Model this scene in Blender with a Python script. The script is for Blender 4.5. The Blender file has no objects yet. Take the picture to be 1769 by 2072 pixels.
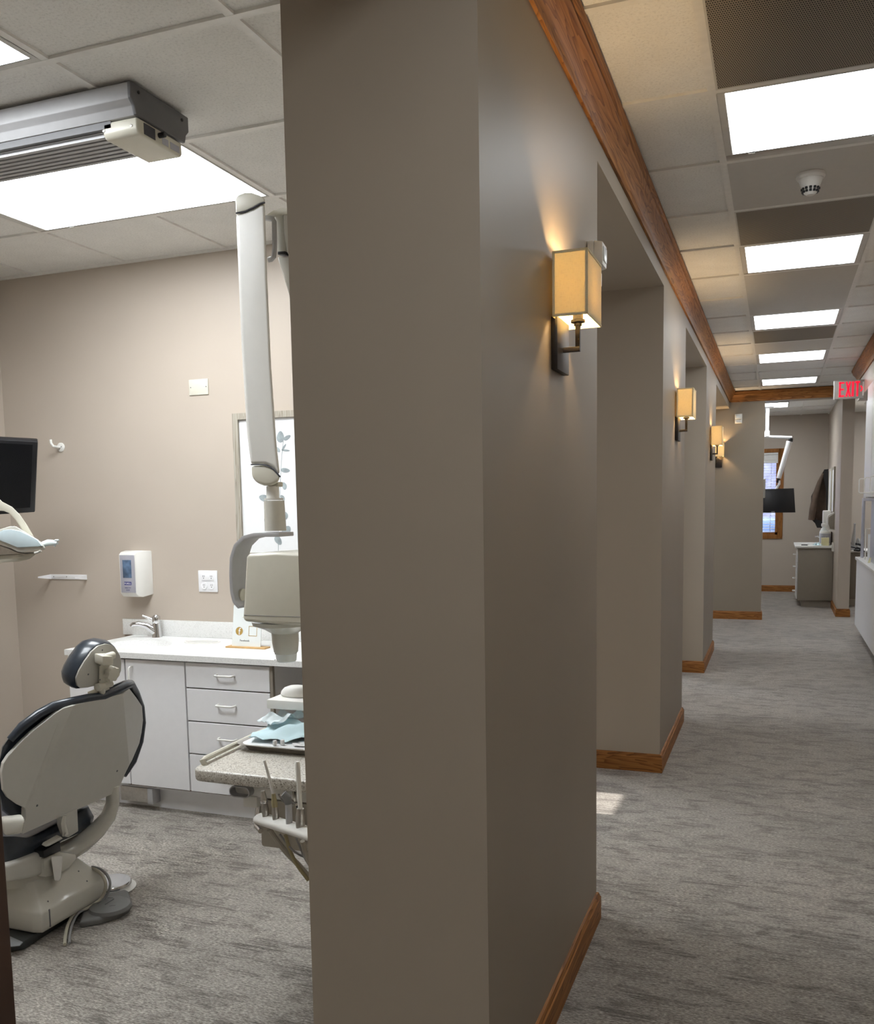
import bpy, bmesh, math, random
from mathutils import Vector, Matrix
random.seed(7)
C = bpy.context.scene.collection
S = bpy.context.scene
PI = math.pi
# ------------------------------------------------------------------ camera
CAMH = 1.40
YAW, PITCH, ROLL = -.3604, -.1040, .0171
FPX, CX, CY = 1828.7, 884.5, 1212.67
_cy, _sy, _cp, _sp = math.cos(YAW), math.sin(YAW), math.cos(PITCH), math.sin(PITCH)
_f = Vector((_sy*_cp, _cy*_cp, _sp)); _r = Vector((_cy, -_sy, 0)); _d = _f.cross(_r)
_r2 = math.cos(ROLL)*_r + math.sin(ROLL)*_d; _d2 = -math.sin(ROLL)*_r + math.cos(ROLL)*_d
cam = bpy.data.objects.new('camera', bpy.data.cameras.new('camera')); C.objects.link(cam)
m3 = Matrix((_r2, -_d2, -_f)).transposed()
cam.matrix_world = Matrix.Translation((0, 0, CAMH)) @ m3.to_4x4()
cam.data.sensor_fit = 'HORIZONTAL'; cam.data.sensor_width = 36
cam.data.lens = FPX*36/1769
cam.data.shift_x = 0; cam.data.shift_y = (CY-1036)/1769
cam.data.clip_start = .02; cam.data.clip_end = 200
S.camera = cam

def ray(px, py): return _r2*((px-CX)/FPX) + _d2*((py-CY)/FPX) + _f
def at(px, py, X=None, Y=None, Z=None):
    "a measured point of the photograph placed on a known wall, floor or table plane of the room"
    d = ray(px, py)
    if X is not None: t = X/d.x
    elif Y is not None: t = Y/d.y
    else: t = (Z-CAMH)/d.z
    return Vector((d.x*t, d.y*t, d.z*t+CAMH))
def onplane(px, py, p0, n):
    d = ray(px, py); o = Vector((0, 0, CAMH)); n = Vector(n)
    return o + d*((Vector(p0)-o).dot(n)/d.dot(n))

# ------------------------------------------------------------------ view, world, daylight
vs = S.view_settings
vs.view_transform = 'Standard'; vs.look = 'None'; vs.exposure = 0.0; vs.gamma = 1; vs.use_curve_mapping = False
w = bpy.data.worlds.new('sky'); S.world = w; w.use_nodes = True
bgn = w.node_tree.nodes['Background']; bgn.inputs[0].default_value = (.62, .75, 1, 1); bgn.inputs[1].default_value = 4.0
sun = bpy.data.objects.new('sun', bpy.data.lights.new('sun', 'SUN')); C.objects.link(sun)
sun.data.energy = 9; sun.data.angle = .006; sun.data.color = (1, .95, .88)
sun.rotation_euler = Vector((1, -.035, -.638)).to_track_quat('-Z', 'Y').to_euler()
PANEL = 9.0      # radiance of the fluorescent troffers
def area_light(name, x, y, z, sx, sy, power, col):
    l = bpy.data.lights.new(name, 'AREA'); l.shape = 'RECTANGLE'; l.size = sx; l.size_y = sy; l.energy = power; l.color = col
    o = bpy.data.objects.new(name, l); C.objects.link(o); o.location = (x, y, z); return o

# ------------------------------------------------------------------ materials
def nmat(name):
    m = bpy.data.materials.new(name); m.use_nodes = True
    nt = m.node_tree; return m, nt, nt.nodes['Principled BSDF']
def N(nt, t, **k):
    n = nt.nodes.new(t)
    for a, b in k.items():
        if a.startswith('i_'):
            key = a[2:]; key = int(key) if key.isdigit() else key
            n.inputs[key].default_value = b
        else: setattr(n, a, b)
    return n
def lk(nt, a, b): nt.links.new(a, b)
def rgb(c): return (c[0], c[1], c[2], 1)
def coords(nt, scale=(1, 1, 1), kind='Object'):
    t = N(nt, 'ShaderNodeTexCoord'); mp = N(nt, 'ShaderNodeMapping'); mp.inputs['Scale'].default_value = scale
    lk(nt, t.outputs[kind], mp.inputs[0]); return mp.outputs[0]
def noise(nt, vec, s, det=4, rough=.5, dist=0):
    n = N(nt, 'ShaderNodeTexNoise'); n.inputs['Scale'].default_value = s; n.inputs['Detail'].default_value = det
    n.inputs['Roughness'].default_value = rough; n.inputs['Distortion'].default_value = dist
    lk(nt, vec, n.inputs['Vector']); return n.outputs['Fac']
def ramp(nt, fac, stops):
    r = N(nt, 'ShaderNodeValToRGB'); e = r.color_ramp.elements
    while len(e) < len(stops): e.new(.5)
    for k, (p, c) in enumerate(stops): e[k].position = p; e[k].color = rgb(c)
    lk(nt, fac, r.inputs[0]); return r.outputs[0]
def mixc(nt, fac, a, b, mode='MIX'):
    n = N(nt, 'ShaderNodeMix', data_type='RGBA', blend_type=mode)
    if isinstance(fac, (int, float)): n.inputs[0].default_value = fac
    else: lk(nt, fac, n.inputs[0])
    for s, v in ((6, a), (7, b)):
        if isinstance(v, tuple): n.inputs[s].default_value = rgb(v)
        else: lk(nt, v, n.inputs[s])
    return n.outputs[2]
def bump(nt, bs, h, strength=.3, dist=.002):
    b = N(nt, 'ShaderNodeBump'); b.inputs['Strength'].default_value = strength; b.inputs['Distance'].default_value = dist
    lk(nt, h, b.inputs['Height']); lk(nt, b.outputs[0], bs.inputs['Normal'])
def plain(name, col, rough=.45, metal=0, var=.04, scale=30, bmp=0, coat=0, spec=.5):
    m, nt, bs = nmat(name); v = coords(nt)
    n = noise(nt, v, scale, 3)
    a = tuple(max(0, c*(1-var)) for c in col); b = tuple(min(1, c*(1+var)) for c in col)
    lk(nt, ramp(nt, n, [(.3, a), (.7, b)]), bs.inputs['Base Color'])
    bs.inputs['Roughness'].default_value = rough; bs.inputs['Metallic'].default_value = metal
    bs.inputs['Coat Weight'].default_value = coat; bs.inputs['Specular IOR Level'].default_value = spec
    if bmp: bump(nt, bs, noise(nt, v, scale*12, 2), bmp, .001)
    return m
def emit(name, col, strength):
    m, nt, bs = nmat(name)
    bs.inputs['Base Color'].default_value = rgb(col); bs.inputs['Emission Color'].default_value = rgb(col)
    bs.inputs['Emission Strength'].default_value = strength; return m
def carpet():
    m, nt, bs = nmat('carpet')
    v = coords(nt)
    # broken woven strokes running across the hall, gathered in darker drifts
    st = noise(nt, coords(nt, (3.6, 84, 1)), 1.5, 3, .6)
    st2 = noise(nt, coords(nt, (9, 190, 1)), 1.7, 2, .6)
    dr = noise(nt, coords(nt, (4.2, 8.5, 1)), 1.6, 4, .6, .7)
    fi = noise(nt, coords(nt, (85, 330, 1)), 1.0, 3, .65)
    base = ramp(nt, fi, [(.36, (.130, .121, .109)), (.50, (.285, .266, .240)), (.64, (.52, .49, .45))])
    drm = ramp(nt, dr, [(.46, (0, 0, 0)), (.60, (1, 1, 1))])
    stm = ramp(nt, st, [(.42, (.12, .12, .12)), (.56, (1, 1, 1))])
    stm2 = ramp(nt, st2, [(.50, (0, 0, 0)), (.62, (1, 1, 1))])
    mm = N(nt, 'ShaderNodeMath', operation='MULTIPLY'); lk(nt, stm, mm.inputs[0]); lk(nt, drm, mm.inputs[1])
    c = mixc(nt, mm.outputs[0], base, mixc(nt, 1.0, base, (.40, .385, .385), 'MULTIPLY'))
    f2 = N(nt, 'ShaderNodeMath', operation='MULTIPLY'); lk(nt, stm2, f2.inputs[0]); f2.inputs[1].default_value = .75
    c = mixc(nt, f2.outputs[0], c, mixc(nt, 1.0, c, (.55, .54, .53), 'MULTIPLY'))
    # loose-laid square tiles, each a shade of its own
    fl = N(nt, 'ShaderNodeVectorMath', operation='SNAP'); lk(nt, v, fl.inputs[0]); fl.inputs[1].default_value = (.61, .61, 10)
    wn = N(nt, 'ShaderNodeTexWhiteNoise'); lk(nt, fl.outputs[0], wn.inputs['Vector'])
    tv = ramp(nt, wn.outputs['Value'], [(0, (1.00, .99, .98)), (1, (1.22, 1.20, 1.18))])
    c = mixc(nt, 1.0, c, tv, 'MULTIPLY')
    lk(nt, c, bs.inputs['Base Color']); bs.inputs['Roughness'].default_value = .95; bs.inputs['Specular IOR Level'].default_value = .1
    bs.inputs['Sheen Weight'].default_value = .55; bs.inputs['Sheen Roughness'].default_value = .45; bs.inputs['Sheen Tint'].default_value = (.9, .86, .8, 1)
    bump(nt, bs, fi, .5, .004)
    return m
def paint(name, col, rough=.42):
    m, nt, bs = nmat(name); v = coords(nt)
    n = noise(nt, v, 2.2, 2)
    lk(nt, ramp(nt, n, [(.3, tuple(c*.975 for c in col)), (.7, tuple(c*1.025 for c in col))]), bs.inputs['Base Color'])
    bs.inputs['Roughness'].default_value = rough; bs.inputs['Specular IOR Level'].default_value = .28
    bump(nt, bs, noise(nt, v, 260, 2), .12, .0006)
    return m
def ceil_tile():
    m, nt, bs = nmat('ceiling_tile'); v = coords(nt)
    n = noise(nt, v, 120, 5, .75); k = noise(nt, v, 9, 2)
    c = ramp(nt, n, [(.30, (.66, .655, .635)), (.46, (.88, .875, .85)), (.7, (.94, .935, .91))])
    lk(nt, mixc(nt, 1., c, ramp(nt, k, [(.3, (.95, .95, .95)), (.7, (1, 1, 1))]), 'MULTIPLY'), bs.inputs['Base Color'])
    bs.inputs['Roughness'].default_value = .95
    bump(nt, bs, n, .5, .003); return m
def oak(name, along='Y', c0=(.20, .075, .020), c1=(.40, .175, .052), rough=.42):
    m, nt, bs = nmat(name)
    sc = {'X': (.9, 14, 14), 'Y': (14, .9, 14), 'Z': (14, 14, .9)}[along]
    v = coords(nt, sc)
    d = noise(nt, v, .9, 3, .5, .9)
    wv = N(nt, 'ShaderNodeMath', operation='MULTIPLY'); lk(nt, d, wv.inputs[0]); wv.inputs[1].default_value = 16
    fr = N(nt, 'ShaderNodeMath', operation='FRACT'); lk(nt, wv.outputs[0], fr.inputs[0])
    sc2 = {'X': (3, 160, 160), 'Y': (160, 3, 160), 'Z': (160, 160, 3)}[along]
    g = noise(nt, coords(nt, sc2), 1, 3, .6)
    a = ramp(nt, fr.outputs[0], [(0, c0), (.25, tuple((x+y)/2 for x, y in zip(c0, c1))), (.7, c1), (1, c1)])
    b = ramp(nt, g, [(.35, (.72, .68, .62)), (.6, (1, 1, 1))])
    lk(nt, mixc(nt, 1., a, b, 'MULTIPLY'), bs.inputs['Base Color'])
    bs.inputs['Roughness'].default_value = rough+.08; bs.inputs['Specular IOR Level'].default_value = .2
    return m
def perforated(name, col, hole):
    m, nt, bs = nmat(name)
    v = coords(nt, (165, 95, 95))
    sep = N(nt, 'ShaderNodeSeparateXYZ'); lk(nt, v, sep.inputs[0])
    fy = N(nt, 'ShaderNodeMath', operation='FLOOR'); lk(nt, sep.outputs[1], fy.inputs[0])
    half = N(nt, 'ShaderNodeMath', operation='MULTIPLY_ADD'); lk(nt, fy.outputs[0], half.inputs[0]); half.inputs[1].default_value = .5; lk(nt, sep.outputs[0], half.inputs[2])
    fx = N(nt, 'ShaderNodeMath', operation='FRACT'); lk(nt, half.outputs[0], fx.inputs[0])
    fyy = N(nt, 'ShaderNodeMath', operation='FRACT'); lk(nt, sep.outputs[1], fyy.inputs[0])
    cb = N(nt, 'ShaderNodeCombineXYZ'); lk(nt, fx.outputs[0], cb.inputs[0]); lk(nt, fyy.outputs[0], cb.inputs[1])
    dd = N(nt, 'ShaderNodeVectorMath', operation='DISTANCE'); lk(nt, cb.outputs[0], dd.inputs[0]); dd.inputs[1].default_value = (.5, .5, 0)
    lk(nt, ramp(nt, dd.outputs['Value'], [(.30, hole), (.38, col)]), bs.inputs['Base Color'])
    bs.inputs['Roughness'].default_value = .6; return m
def diffuser(name, tubes_along='X', ncell=.012, power=1.0):
    m, nt, bs = nmat(name)
    v = coords(nt, kind='Generated'); sep = N(nt, 'ShaderNodeSeparateXYZ'); lk(nt, v, sep.inputs[0])
    ax = 1 if tubes_along == 'X' else 0
    # bright bands of the tubes behind the prismatic sheet
    s = N(nt, 'ShaderNodeMath', operation='MULTIPLY'); lk(nt, sep.outputs[ax], s.inputs[0]); s.inputs[1].default_value = 2*PI*2
    cs = N(nt, 'ShaderNodeMath', operation='COSINE'); lk(nt, s.outputs[0], cs.inputs[0])
    o = coords(nt, (1/ncell, 1/ncell, 1)); ck = N(nt, 'ShaderNodeTexChecker'); ck.inputs['Scale'].default_value = 1; lk(nt, o, ck.inputs['Vector'])
    ad = N(nt, 'ShaderNodeMath', operation='MULTIPLY_ADD'); lk(nt, cs.outputs[0], ad.inputs[0]); ad.inputs[1].default_value = -.16; ad.inputs[2].default_value = 1
    e2 = N(nt, 'ShaderNodeMath', operation='MULTIPLY_ADD'); lk(nt, ck.outputs['Fac'], e2.inputs[0]); e2.inputs[1].default_value = .12; lk(nt, ad.outputs[0], e2.inputs[2])
    e3 = N(nt, 'ShaderNodeMath', operation='MULTIPLY'); lk(nt, e2.outputs[0], e3.inputs[0]); e3.inputs[1].default_value = PANEL*power
    bs.inputs['Base Color'].default_value = (.8, .8, .8, 1)
    bs.inputs['Emission Color'].default_value = (.93, .97, 1, 1)
    lk(nt, e3.outputs[0], bs.inputs['Emission Strength']); return m
def speckle(name, base, dark, light, s=260):
    m, nt, bs = nmat(name); v = coords(nt)
    vo = N(nt, 'ShaderNodeTexVoronoi'); vo.inputs['Scale'].default_value = s; lk(nt, v, vo.inputs['Vector'])
    sp = N(nt, 'ShaderNodeSeparateColor'); lk(nt, vo.outputs['Color'], sp.inputs[0])
    lk(nt, ramp(nt, sp.outputs[0], [(.0, dark), (.14, dark), (.17, base), (.82, base), (.86, light)]), bs.inputs['Base Color'])
    bs.inputs['Roughness'].default_value = .3; return m
def fabric(name, col, transl=0, em=0, s=420):
    m, nt, bs = nmat(name); v = coords(nt)
    a = noise(nt, coords(nt, (s, s, s*.18)), 1, 2); b = noise(nt, coords(nt, (s*.18, s*.18, s)), 1, 2)
    mx = N(nt, 'ShaderNodeMath', operation='ADD'); lk(nt, a, mx.inputs[0]); lk(nt, b, mx.inputs[1])
    cc = ramp(nt, mx.outputs[0], [(.0, tuple(c*.72 for c in col)), (1, col)])
    r = nt.nodes[-1] if False else None
    lk(nt, cc, bs.inputs['Base Color']); bs.inputs['Roughness'].default_value = .9
    if transl:
        out = nt.nodes['Material Output']; tr = N(nt, 'ShaderNodeBsdfTranslucent'); lk(nt, cc, tr.inputs[0])
        ms = N(nt, 'ShaderNodeMixShader'); ms.inputs[0].default_value = transl
        lk(nt, bs.outputs[0], ms.inputs[1]); lk(nt, tr.outputs[0], ms.inputs[2]); lk(nt, ms.outputs[0], out.inputs[0])
    return m
def glass(name, tint=(1, 1, 1), rough=.02):
    m, nt, bs = nmat(name); bs.inputs['Base Color'].default_value = rgb(tint)
    bs.inputs['Transmission Weight'].default_value = 1; bs.inputs['Roughness'].default_value = rough; bs.inputs['IOR'].default_value = 1.1
    return m

M = {}
WALL = (.50, .435, .368)
ACC = (.295, .247, .190)
M['wall'] = paint('greige_paint', WALL, .40); M['accent'] = paint('taupe_hall_paint', ACC, .47); M['wallmid'] = paint('hall_pier_paint', (.43, .372, .300), .42)
M['carpet'] = carpet(); M['tile'] = ceil_tile()
M['grid'] = plain('white_grid_metal', (.84, .83, .80), .4)
M['panel'] = plain('smooth_ceiling_panel', (.60, .58, .55), .8, var=.015, bmp=.1)
M['oakY'] = oak('oak_along_hall', 'Y'); M['oakX'] = oak('oak_across_hall', 'X'); M['oakZ'] = oak('oak_upright', 'Z')
M['vent'] = perforated('perforated_vent', (.34, .295, .24), (.02, .017, .014))
M['lens'] = diffuser('prismatic_lens'); M['lens_room'] = diffuser('prismatic_lens_bright', power=2.05); M['lamframe'] = plain('troffer_frame', (.62, .61, .58), .4)
M['doorwood'] = plain('dark_door_wood', (.055, .027, .016), .4, var=.2, scale=8)
M['white'] = plain('white_laminate', (.86, .86, .875), .35, var=.01)
M['whitep'] = plain('white_plastic', (.78, .77, .73), .35, var=.01)
M['cream'] = plain('cream_plastic', (.66, .635, .54), .35, var=.015)
M['creamg'] = plain('glossy_cream_enamel', (.62, .605, .54), .2, var=.015, coat=.4)
M['greyshell'] = plain('grey_beige_shell', (.53, .52, .475), .28, var=.015, coat=.3)
M['navy'] = plain('navy_vinyl', (.022, .030, .042), .3, var=.15, scale=60, coat=.25)
M['grout'] = plain('brown_cabinet_edge', (.13, .085, .07), .6)
M['taupe'] = plain('taupe_laminate', (.33, .295, .245), .5, var=.02)
M['counter'] = speckle('white_solid_surface', (.82, .82, .80), (.72, .72, .70), (.86, .86, .85), 350)
M['quartz'] = speckle('speckled_tray_top', (.56, .53, .47), (.27, .24, .20), (.72, .70, .65), 330)
M['chrome'] = plain('chrome', (.75, .75, .76), .12, 1, var=.02)
M['steel'] = plain('brushed_steel', (.52, .50, .47), .32, 1, var=.08, scale=80)
M['alu'] = plain('grey_aluminium', (.46, .46, .47), .5, .1, var=.03)
M['grey'] = plain('mid_grey_plastic', (.20, .205, .21), .45)
M['dgrey'] = plain('dark_grey_cap', (.13, .13, .135), .5)
M['black'] = plain('black_plastic', (.012, .012, .014), .3)
M['screen'] = plain('dark_screen', (.008, .008, .009), .25)
M['bronze'] = plain('dark_bronze', (.012, .009, .008), .42, .0)
M['shade'] = fabric('linen_shade', (.86, .77, .52), .24)
M['gold'] = plain('gold_print', (.42, .27, .07), .4)
M['ink'] = plain('dark_ink', (.05, .05, .06), .6)
M['inkblue'] = plain('navy_ink', (.05, .05, .22), .6)
M['paper'] = plain('white_paper', (.82, .83, .84), .8, var=.01)
M['bib'] = plain('pale_blue_bib', (.58, .76, .81), .75, var=.08, scale=14)
M['glove'] = plain('pale_wrap', (.74, .82, .84), .5, var=.05)
M['frosted'] = plain('frosted_white_acrylic', (.78, .82, .81), .25, var=.01)
M['bamboo'] = plain('bamboo_foot', (.58, .36, .15), .5, var=.1)
M['artframe'] = oak('weathered_grey_wood', 'Z', (.30, .27, .22), (.46, .43, .37), .7)
M['leafink'] = plain('grey_watercolour', (.30, .34, .35), .8, var=.35, scale=22)
M['blueglass'] = plain('blue_tinted_window', (.10, .16, .26), .12, var=.5, scale=20)
M['silver'] = plain('silver_panel', (.46, .46, .52), .4, .3)
M['exit'] = emit('red_letters', (1, .004, .03), 1.1)
M['signface'] = plain('sign_face', (.36, .34, .31), .4)
M['jacket'] = plain('brown_jacket_cloth', (.085, .055, .038), .85, var=.2, scale=12)
M['jlining'] = plain('black_lining', (.012, .01, .01), .8)
M['yellow'] = plain('pale_yellow_card', (.75, .70, .42), .7)
M['hose'] = plain('beige_hose', (.42, .39, .33), .5); M['hosey'] = plain('olive_hose', (.36, .31, .17), .45); M['hoseg'] = plain('grey_hose', (.28, .28, .28), .5)
M['cablecr'] = plain('cream_cable', (.50, .47, .38), .45)
M['pedal'] = plain('grey_foot_switch', (.17, .17, .165), .5)
M['matg'] = plain('charcoal_floor_plate', (.05, .055, .055), .5)
M['blind'] = plain('white_blind_slat', (.80, .80, .78), .5)
M['cyan'] = plain('pale_light_cover', (.62, .74, .78), .15, var=.03, coat=.5)
M['window_glass'] = glass('pane_glass')
M['brick'] = plain('lilac_grey_siding', (.36, .33, .45), .9, var=.35, scale=4)
M['carblue'] = plain('parked_cars_blue', (.16, .22, .36), .6, var=.6, scale=3)
M['asphalt'] = plain('asphalt', (.28, .28, .3), .9)
M['linegrey'] = plain('thin_grey_print', (.45, .47, .46), .6)
M['recess'] = plain('shadow_gap', (.02, .018, .018), .9)
M['bulb'] = emit('warm_bulb', (1, .62, .26), 60)

# ------------------------------------------------------------------ mesh helper
class MB:
    def __init__(s): s.v = []; s.f = []
    def add(s, vs, fs):
        o = len(s.v); s.v += [Vector(v) for v in vs]; s.f += [tuple(i+o for i in f) for f in fs]; return s
    def box(s, x0, x1, y0, y1, z0, z1):
        if x0 > x1: x0, x1 = x1, x0
        if y0 > y1: y0, y1 = y1, y0
        if z0 > z1: z0, z1 = z1, z0
        return s.add([(x0, y0, z0), (x1, y0, z0), (x1, y1, z0), (x0, y1, z0), (x0, y0, z1), (x1, y0, z1), (x1, y1, z1), (x0, y1, z1)],
                     [(0, 3, 2, 1), (4, 5, 6, 7), (0, 1, 5, 4), (1, 2, 6, 5), (2, 3, 7, 6), (3, 0, 4, 7)])
    def hexa(s, p):   # 8 points, bottom loop then top loop
        return s.add(p, [(0, 3, 2, 1), (4, 5, 6, 7), (0, 1, 5, 4), (1, 2, 6, 5), (2, 3, 7, 6), (3, 0, 4, 7)])
    def prism(s, pts, vec):
        n = len(pts); vec = Vector(vec)
        s.add(list(pts)+[Vector(p)+vec for p in pts], [tuple(range(n-1, -1, -1)), tuple(range(n, 2*n))]+[(i, (i+1) % n, n+(i+1) % n, n+i) for i in range(n)])
        return s
    def loft(s, loops, cap=True):
        n = len(loops[0]); o = len(s.v)
        for l in loops: s.v += [Vector(p) for p in l]
        for k in range(len(loops)-1):
            for i in range(n):
                a = o+k*n+i; b = o+k*n+(i+1) % n; s.f.append((a, b, b+n, a+n))
        if cap:
            s.f.append(tuple(range(o+n-1, o-1, -1))); e = o+(len(loops)-1)*n; s.f.append(tuple(range(e, e+n)))
        return s
    def tube(s, pts, r, n=12, rs=None, flat=None, cap=True):
        pts = [Vector(p) for p in pts]; loops = []; up = None
        for i, p in enumerate(pts):
            t = (pts[min(i+1, len(pts)-1)]-pts[max(i-1, 0)]).normalized()
            if up is None:
                up = Vector((0, 0, 1)) if abs(t.z) < .9 else Vector((0, 1, 0))
            a = t.cross(up)
            if a.length < 1e-4: a = t.cross(Vector((1, 0, 0)))
            a.normalize(); b = a.cross(t).normalized(); up = b
            rr = rs[i] if rs else r; fa, fb = flat if flat else (1, 1)
            loops.append([p + a*math.cos(2*PI*k/n)*rr*fa + b*math.sin(2*PI*k/n)*rr*fb for k in range(n)])
        return s.loft(loops, cap)
    def cyl(s, p0, p1, r0, r1=None, n=20): return s.tube([p0, p1], r0, n, rs=[r0, r0 if r1 is None else r1])
    def lathe(s, prof, c, axis=(0, 0, 1), n=24):
        ax = Vector(axis).normalized(); c = Vector(c)
        u = ax.cross(Vector((0, 0, 1)) if abs(ax.z) < .9 else Vector((1, 0, 0))).normalized(); v = ax.cross(u)
        return s.loft([[c+ax*h+u*math.cos(2*PI*k/n)*max(r, 1e-4)+v*math.sin(2*PI*k/n)*max(r, 1e-4) for k in range(n)] for r, h in prof])
    def build(s, name, mat, parent=None, bevel=0, seg=2, sub=0, smooth=True, ang=35, recalc=True):
        me = bpy.data.meshes.new(name)
        if parent is not None: org = Vector(ORG[parent.name])
        else:
            xs = [v.x for v in s.v]; ys = [v.y for v in s.v]
            org = Vector(((min(xs)+max(xs))/2, (min(ys)+max(ys))/2, min(v.z for v in s.v)))
        me.from_pydata([tuple(v-org) for v in s.v], [], s.f)
        bm = bmesh.new(); bm.from_mesh(me)
        bmesh.ops.remove_doubles(bm, verts=bm.verts, dist=1e-5)
        if recalc: bmesh.ops.recalc_face_normals(bm, faces=bm.faces)
        if bevel:
            ed = [e for e in bm.edges if len(e.link_faces) == 2 and e.calc_face_angle(0) > math.radians(28)]
            bmesh.ops.bevel(bm, geom=ed, offset=bevel, segments=seg, affect='EDGES', profile=.5, clamp_overlap=True)
        bm.to_mesh(me); bm.free()
        me.materials.append(M[mat])
        o = bpy.data.objects.new(name, me); C.objects.link(o)
        if smooth:
            for p in me.polygons: p.use_smooth = True
            me.set_sharp_from_angle(angle=math.radians(ang))
        if sub:
            md = o.modifiers.new('subdivision', 'SUBSURF'); md.levels = sub; md.render_levels = sub
        if parent is not None: o.parent = parent; ORG[o.name] = tuple(org)
        else: o.location = org; ORG[o.name] = tuple(org)
        return o
ORG = {}
def thing(name, label, cat, loc, group=None):
    o = bpy.data.objects.new(name, None); o.empty_display_size = .05; C.objects.link(o); o.location = loc; ORG[o.name] = tuple(loc)
    return tag(o, label, cat, group)
def tag(o, label, cat, group=None):
    o['label'] = label; o['category'] = cat
    if group: o['group'] = group
    return o
def struct(o): o['kind'] = 'structure'; return o
def copy_tree(o, name=None, parent=None):
    c = o.copy(); C.objects.link(c)
    if parent: c.parent = parent
    for ch in list(o.children): copy_tree(ch, parent=c)
    return c
def bx(*a): return MB().box(*a)
def text(name, txt, mat, parent, o, ux, uz, size, thick=.0004, sx=1.0, align='CENTER'):
    "lettering: o = anchor point, ux = reading direction, uz = up"
    cu = bpy.data.curves.new('lettering', 'FONT'); cu.body = txt; cu.size = size; cu.extrude = thick; cu.align_x = align; cu.resolution_u = 3
    t = bpy.data.objects.new('lettering', cu); C.objects.link(t)
    dg = bpy.context.evaluated_depsgraph_get(); me = bpy.data.meshes.new_from_object(t.evaluated_get(dg))
    bpy.data.objects.remove(t)
    ux = Vector(ux).normalized(); uz = Vector(uz).normalized(); n = ux.cross(uz)
    org = Vector(ORG[parent.name]) if parent else Vector((0, 0, 0))
    for v in me.vertices: v.co = Vector(o)+ux*v.co.x*sx+uz*v.co.y+n*v.co.z-org
    me.materials.clear(); me.materials.append(M[mat])
    ob = bpy.data.objects.new(name, me); C.objects.link(ob)
    if parent: ob.parent = parent
    ORG[ob.name] = tuple(org); return ob

# ================================================================== THE SHELL
CE = 2.635; WX = -.545; WI = -.963; c = 1.235
EY = 11.15                         # end wall of the hall
struct(MB().add([(-4.0, -2.6, 0), (2.9, -2.6, 0), (2.9, 14.8, 0), (-4.0, 14.8, 0), (-4.0, -2.6, -.1), (2.9, -2.6, -.1), (2.9, 14.8, -.1), (-4.0, 14.8, -.1)],
    [(0, 1, 2, 3), (4, 7, 6, 5), (0, 4, 5, 1), (1, 5, 6, 2), (2, 6, 7, 3), (3, 7, 4, 0)]).build('floor', 'carpet', smooth=False))
ceiling = struct(bx(-4.0, 2.9, -2.6, 14.8, CE+.008, CE+.1).build('ceiling', 'tile', smooth=False))

PIERS = [(1.714, 2.92), (4.68, 5.83), (7.57, 8.76)]
w = MB()
for a, b in PIERS: w.box(WI, WX, a, b, 0, 2.62)
w.box(WI, WX, -2.6, -.45, 0, 2.62)
for a, b in ((-.45, 1.714), (2.92, 4.68), (5.83, 7.57), (8.76, EY)): w.box(WI, WX, a, b, 2.452, 2.62)
w.box(WI, WX, -2.6, EY, 2.62, CE+.02)
# merge the runs into a clean shell: piers, headers and the band share planes
def repaint(o, rule, mat):
    me = o.data; me.materials.append(M[mat]); ix = len(me.materials)-1; org = Vector(ORG[o.name])
    for p in me.polygons:
        if rule(p.center+org, p.normal): p.material_index = ix
wl = struct(w.build('wall_left', 'wallmid', smooth=False))
repaint(wl, lambda p_, n_: n_.x > .9 and abs(p_.x-WX) < .01, 'accent')
# end wall with its opening and header
w = MB(); w.box(-2.2, -.158, EY, EY+.14, 0, CE+.02); w.box(-.158, 1.40, EY, EY+.14, 2.512, CE+.02)
we = struct(w.build('wall_end', 'wall', smooth=False)); repaint(we, lambda p_, n_: n_.y < -.9, 'accent')
# outer walls
def wall_with_hole(x0, x1, y0, y1, z0, z1, holes):  # holes along y for an x-slab, along x for a y-slab
    w = MB(); thinx = (x1-x0) < (y1-y0)
    a0, a1 = (y0, y1) if thinx else (x0, x1)
    def put(a, b, c0, c1):
        if thinx: w.box(x0, x1, a, b, c0, c1)
        else: w.box(a, b, y0, y1, c0, c1)
    cur = a0
    for (h0, h1, k0, k1) in holes:
        put(cur, h0, z0, z1); put(h0, h1, z0, k0); put(h0, h1, k1, z1); cur = h1
    put(cur, a1, z0, z1); return w
LX = -3.95
struct(wall_with_hole(LX-.15, LX, -2.6, 14.8, 0, CE+.02, [(4.02, 4.38, .95, 2.19), (6.3, 7.3, .95, 2.08), (9.2, 10.2, .95, 2.08)]).build('wall_left_outer', 'wall', smooth=False))
struct(bx(LX, -.99, 3.85, 3.97, 0, CE+.02).build('wall_back', 'wall', smooth=False))
struct(bx(LX, -2.2, 11.15, 11.29, 0, CE+.02).build('wall_back', 'wall', smooth=False))
struct(bx(LX, -.99, 7.1, 7.22, 0, CE+.02).build('wall_back', 'wall', smooth=False))
struct(bx(LX, WI, -.60, -.45, 0, CE+.02).build('wall_near', 'wall', smooth=False))
struct(bx(LX, 2.9, -2.6, -2.45, 0, CE+.02).build('wall_behind', 'wall', smooth=False))
struct(bx(.715, .87, -2.45, 6.55, 0, CE+.02).build('wall_right', 'wall', smooth=False))
struct(bx(1.36, 1.50, 6.55, 12.0, 0, CE+.02).build('wall_right', 'wall', smooth=False))
struct(bx(2.75, 2.9, 6.55, 14.8, 0, CE+.02).build('wall_right_outer', 'wall', smooth=False))
struct(bx(.715, 1.06, 6.55, 9.93, 2.345, CE+.02).build('wall_right_soffit', 'wall', smooth=False))
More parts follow.
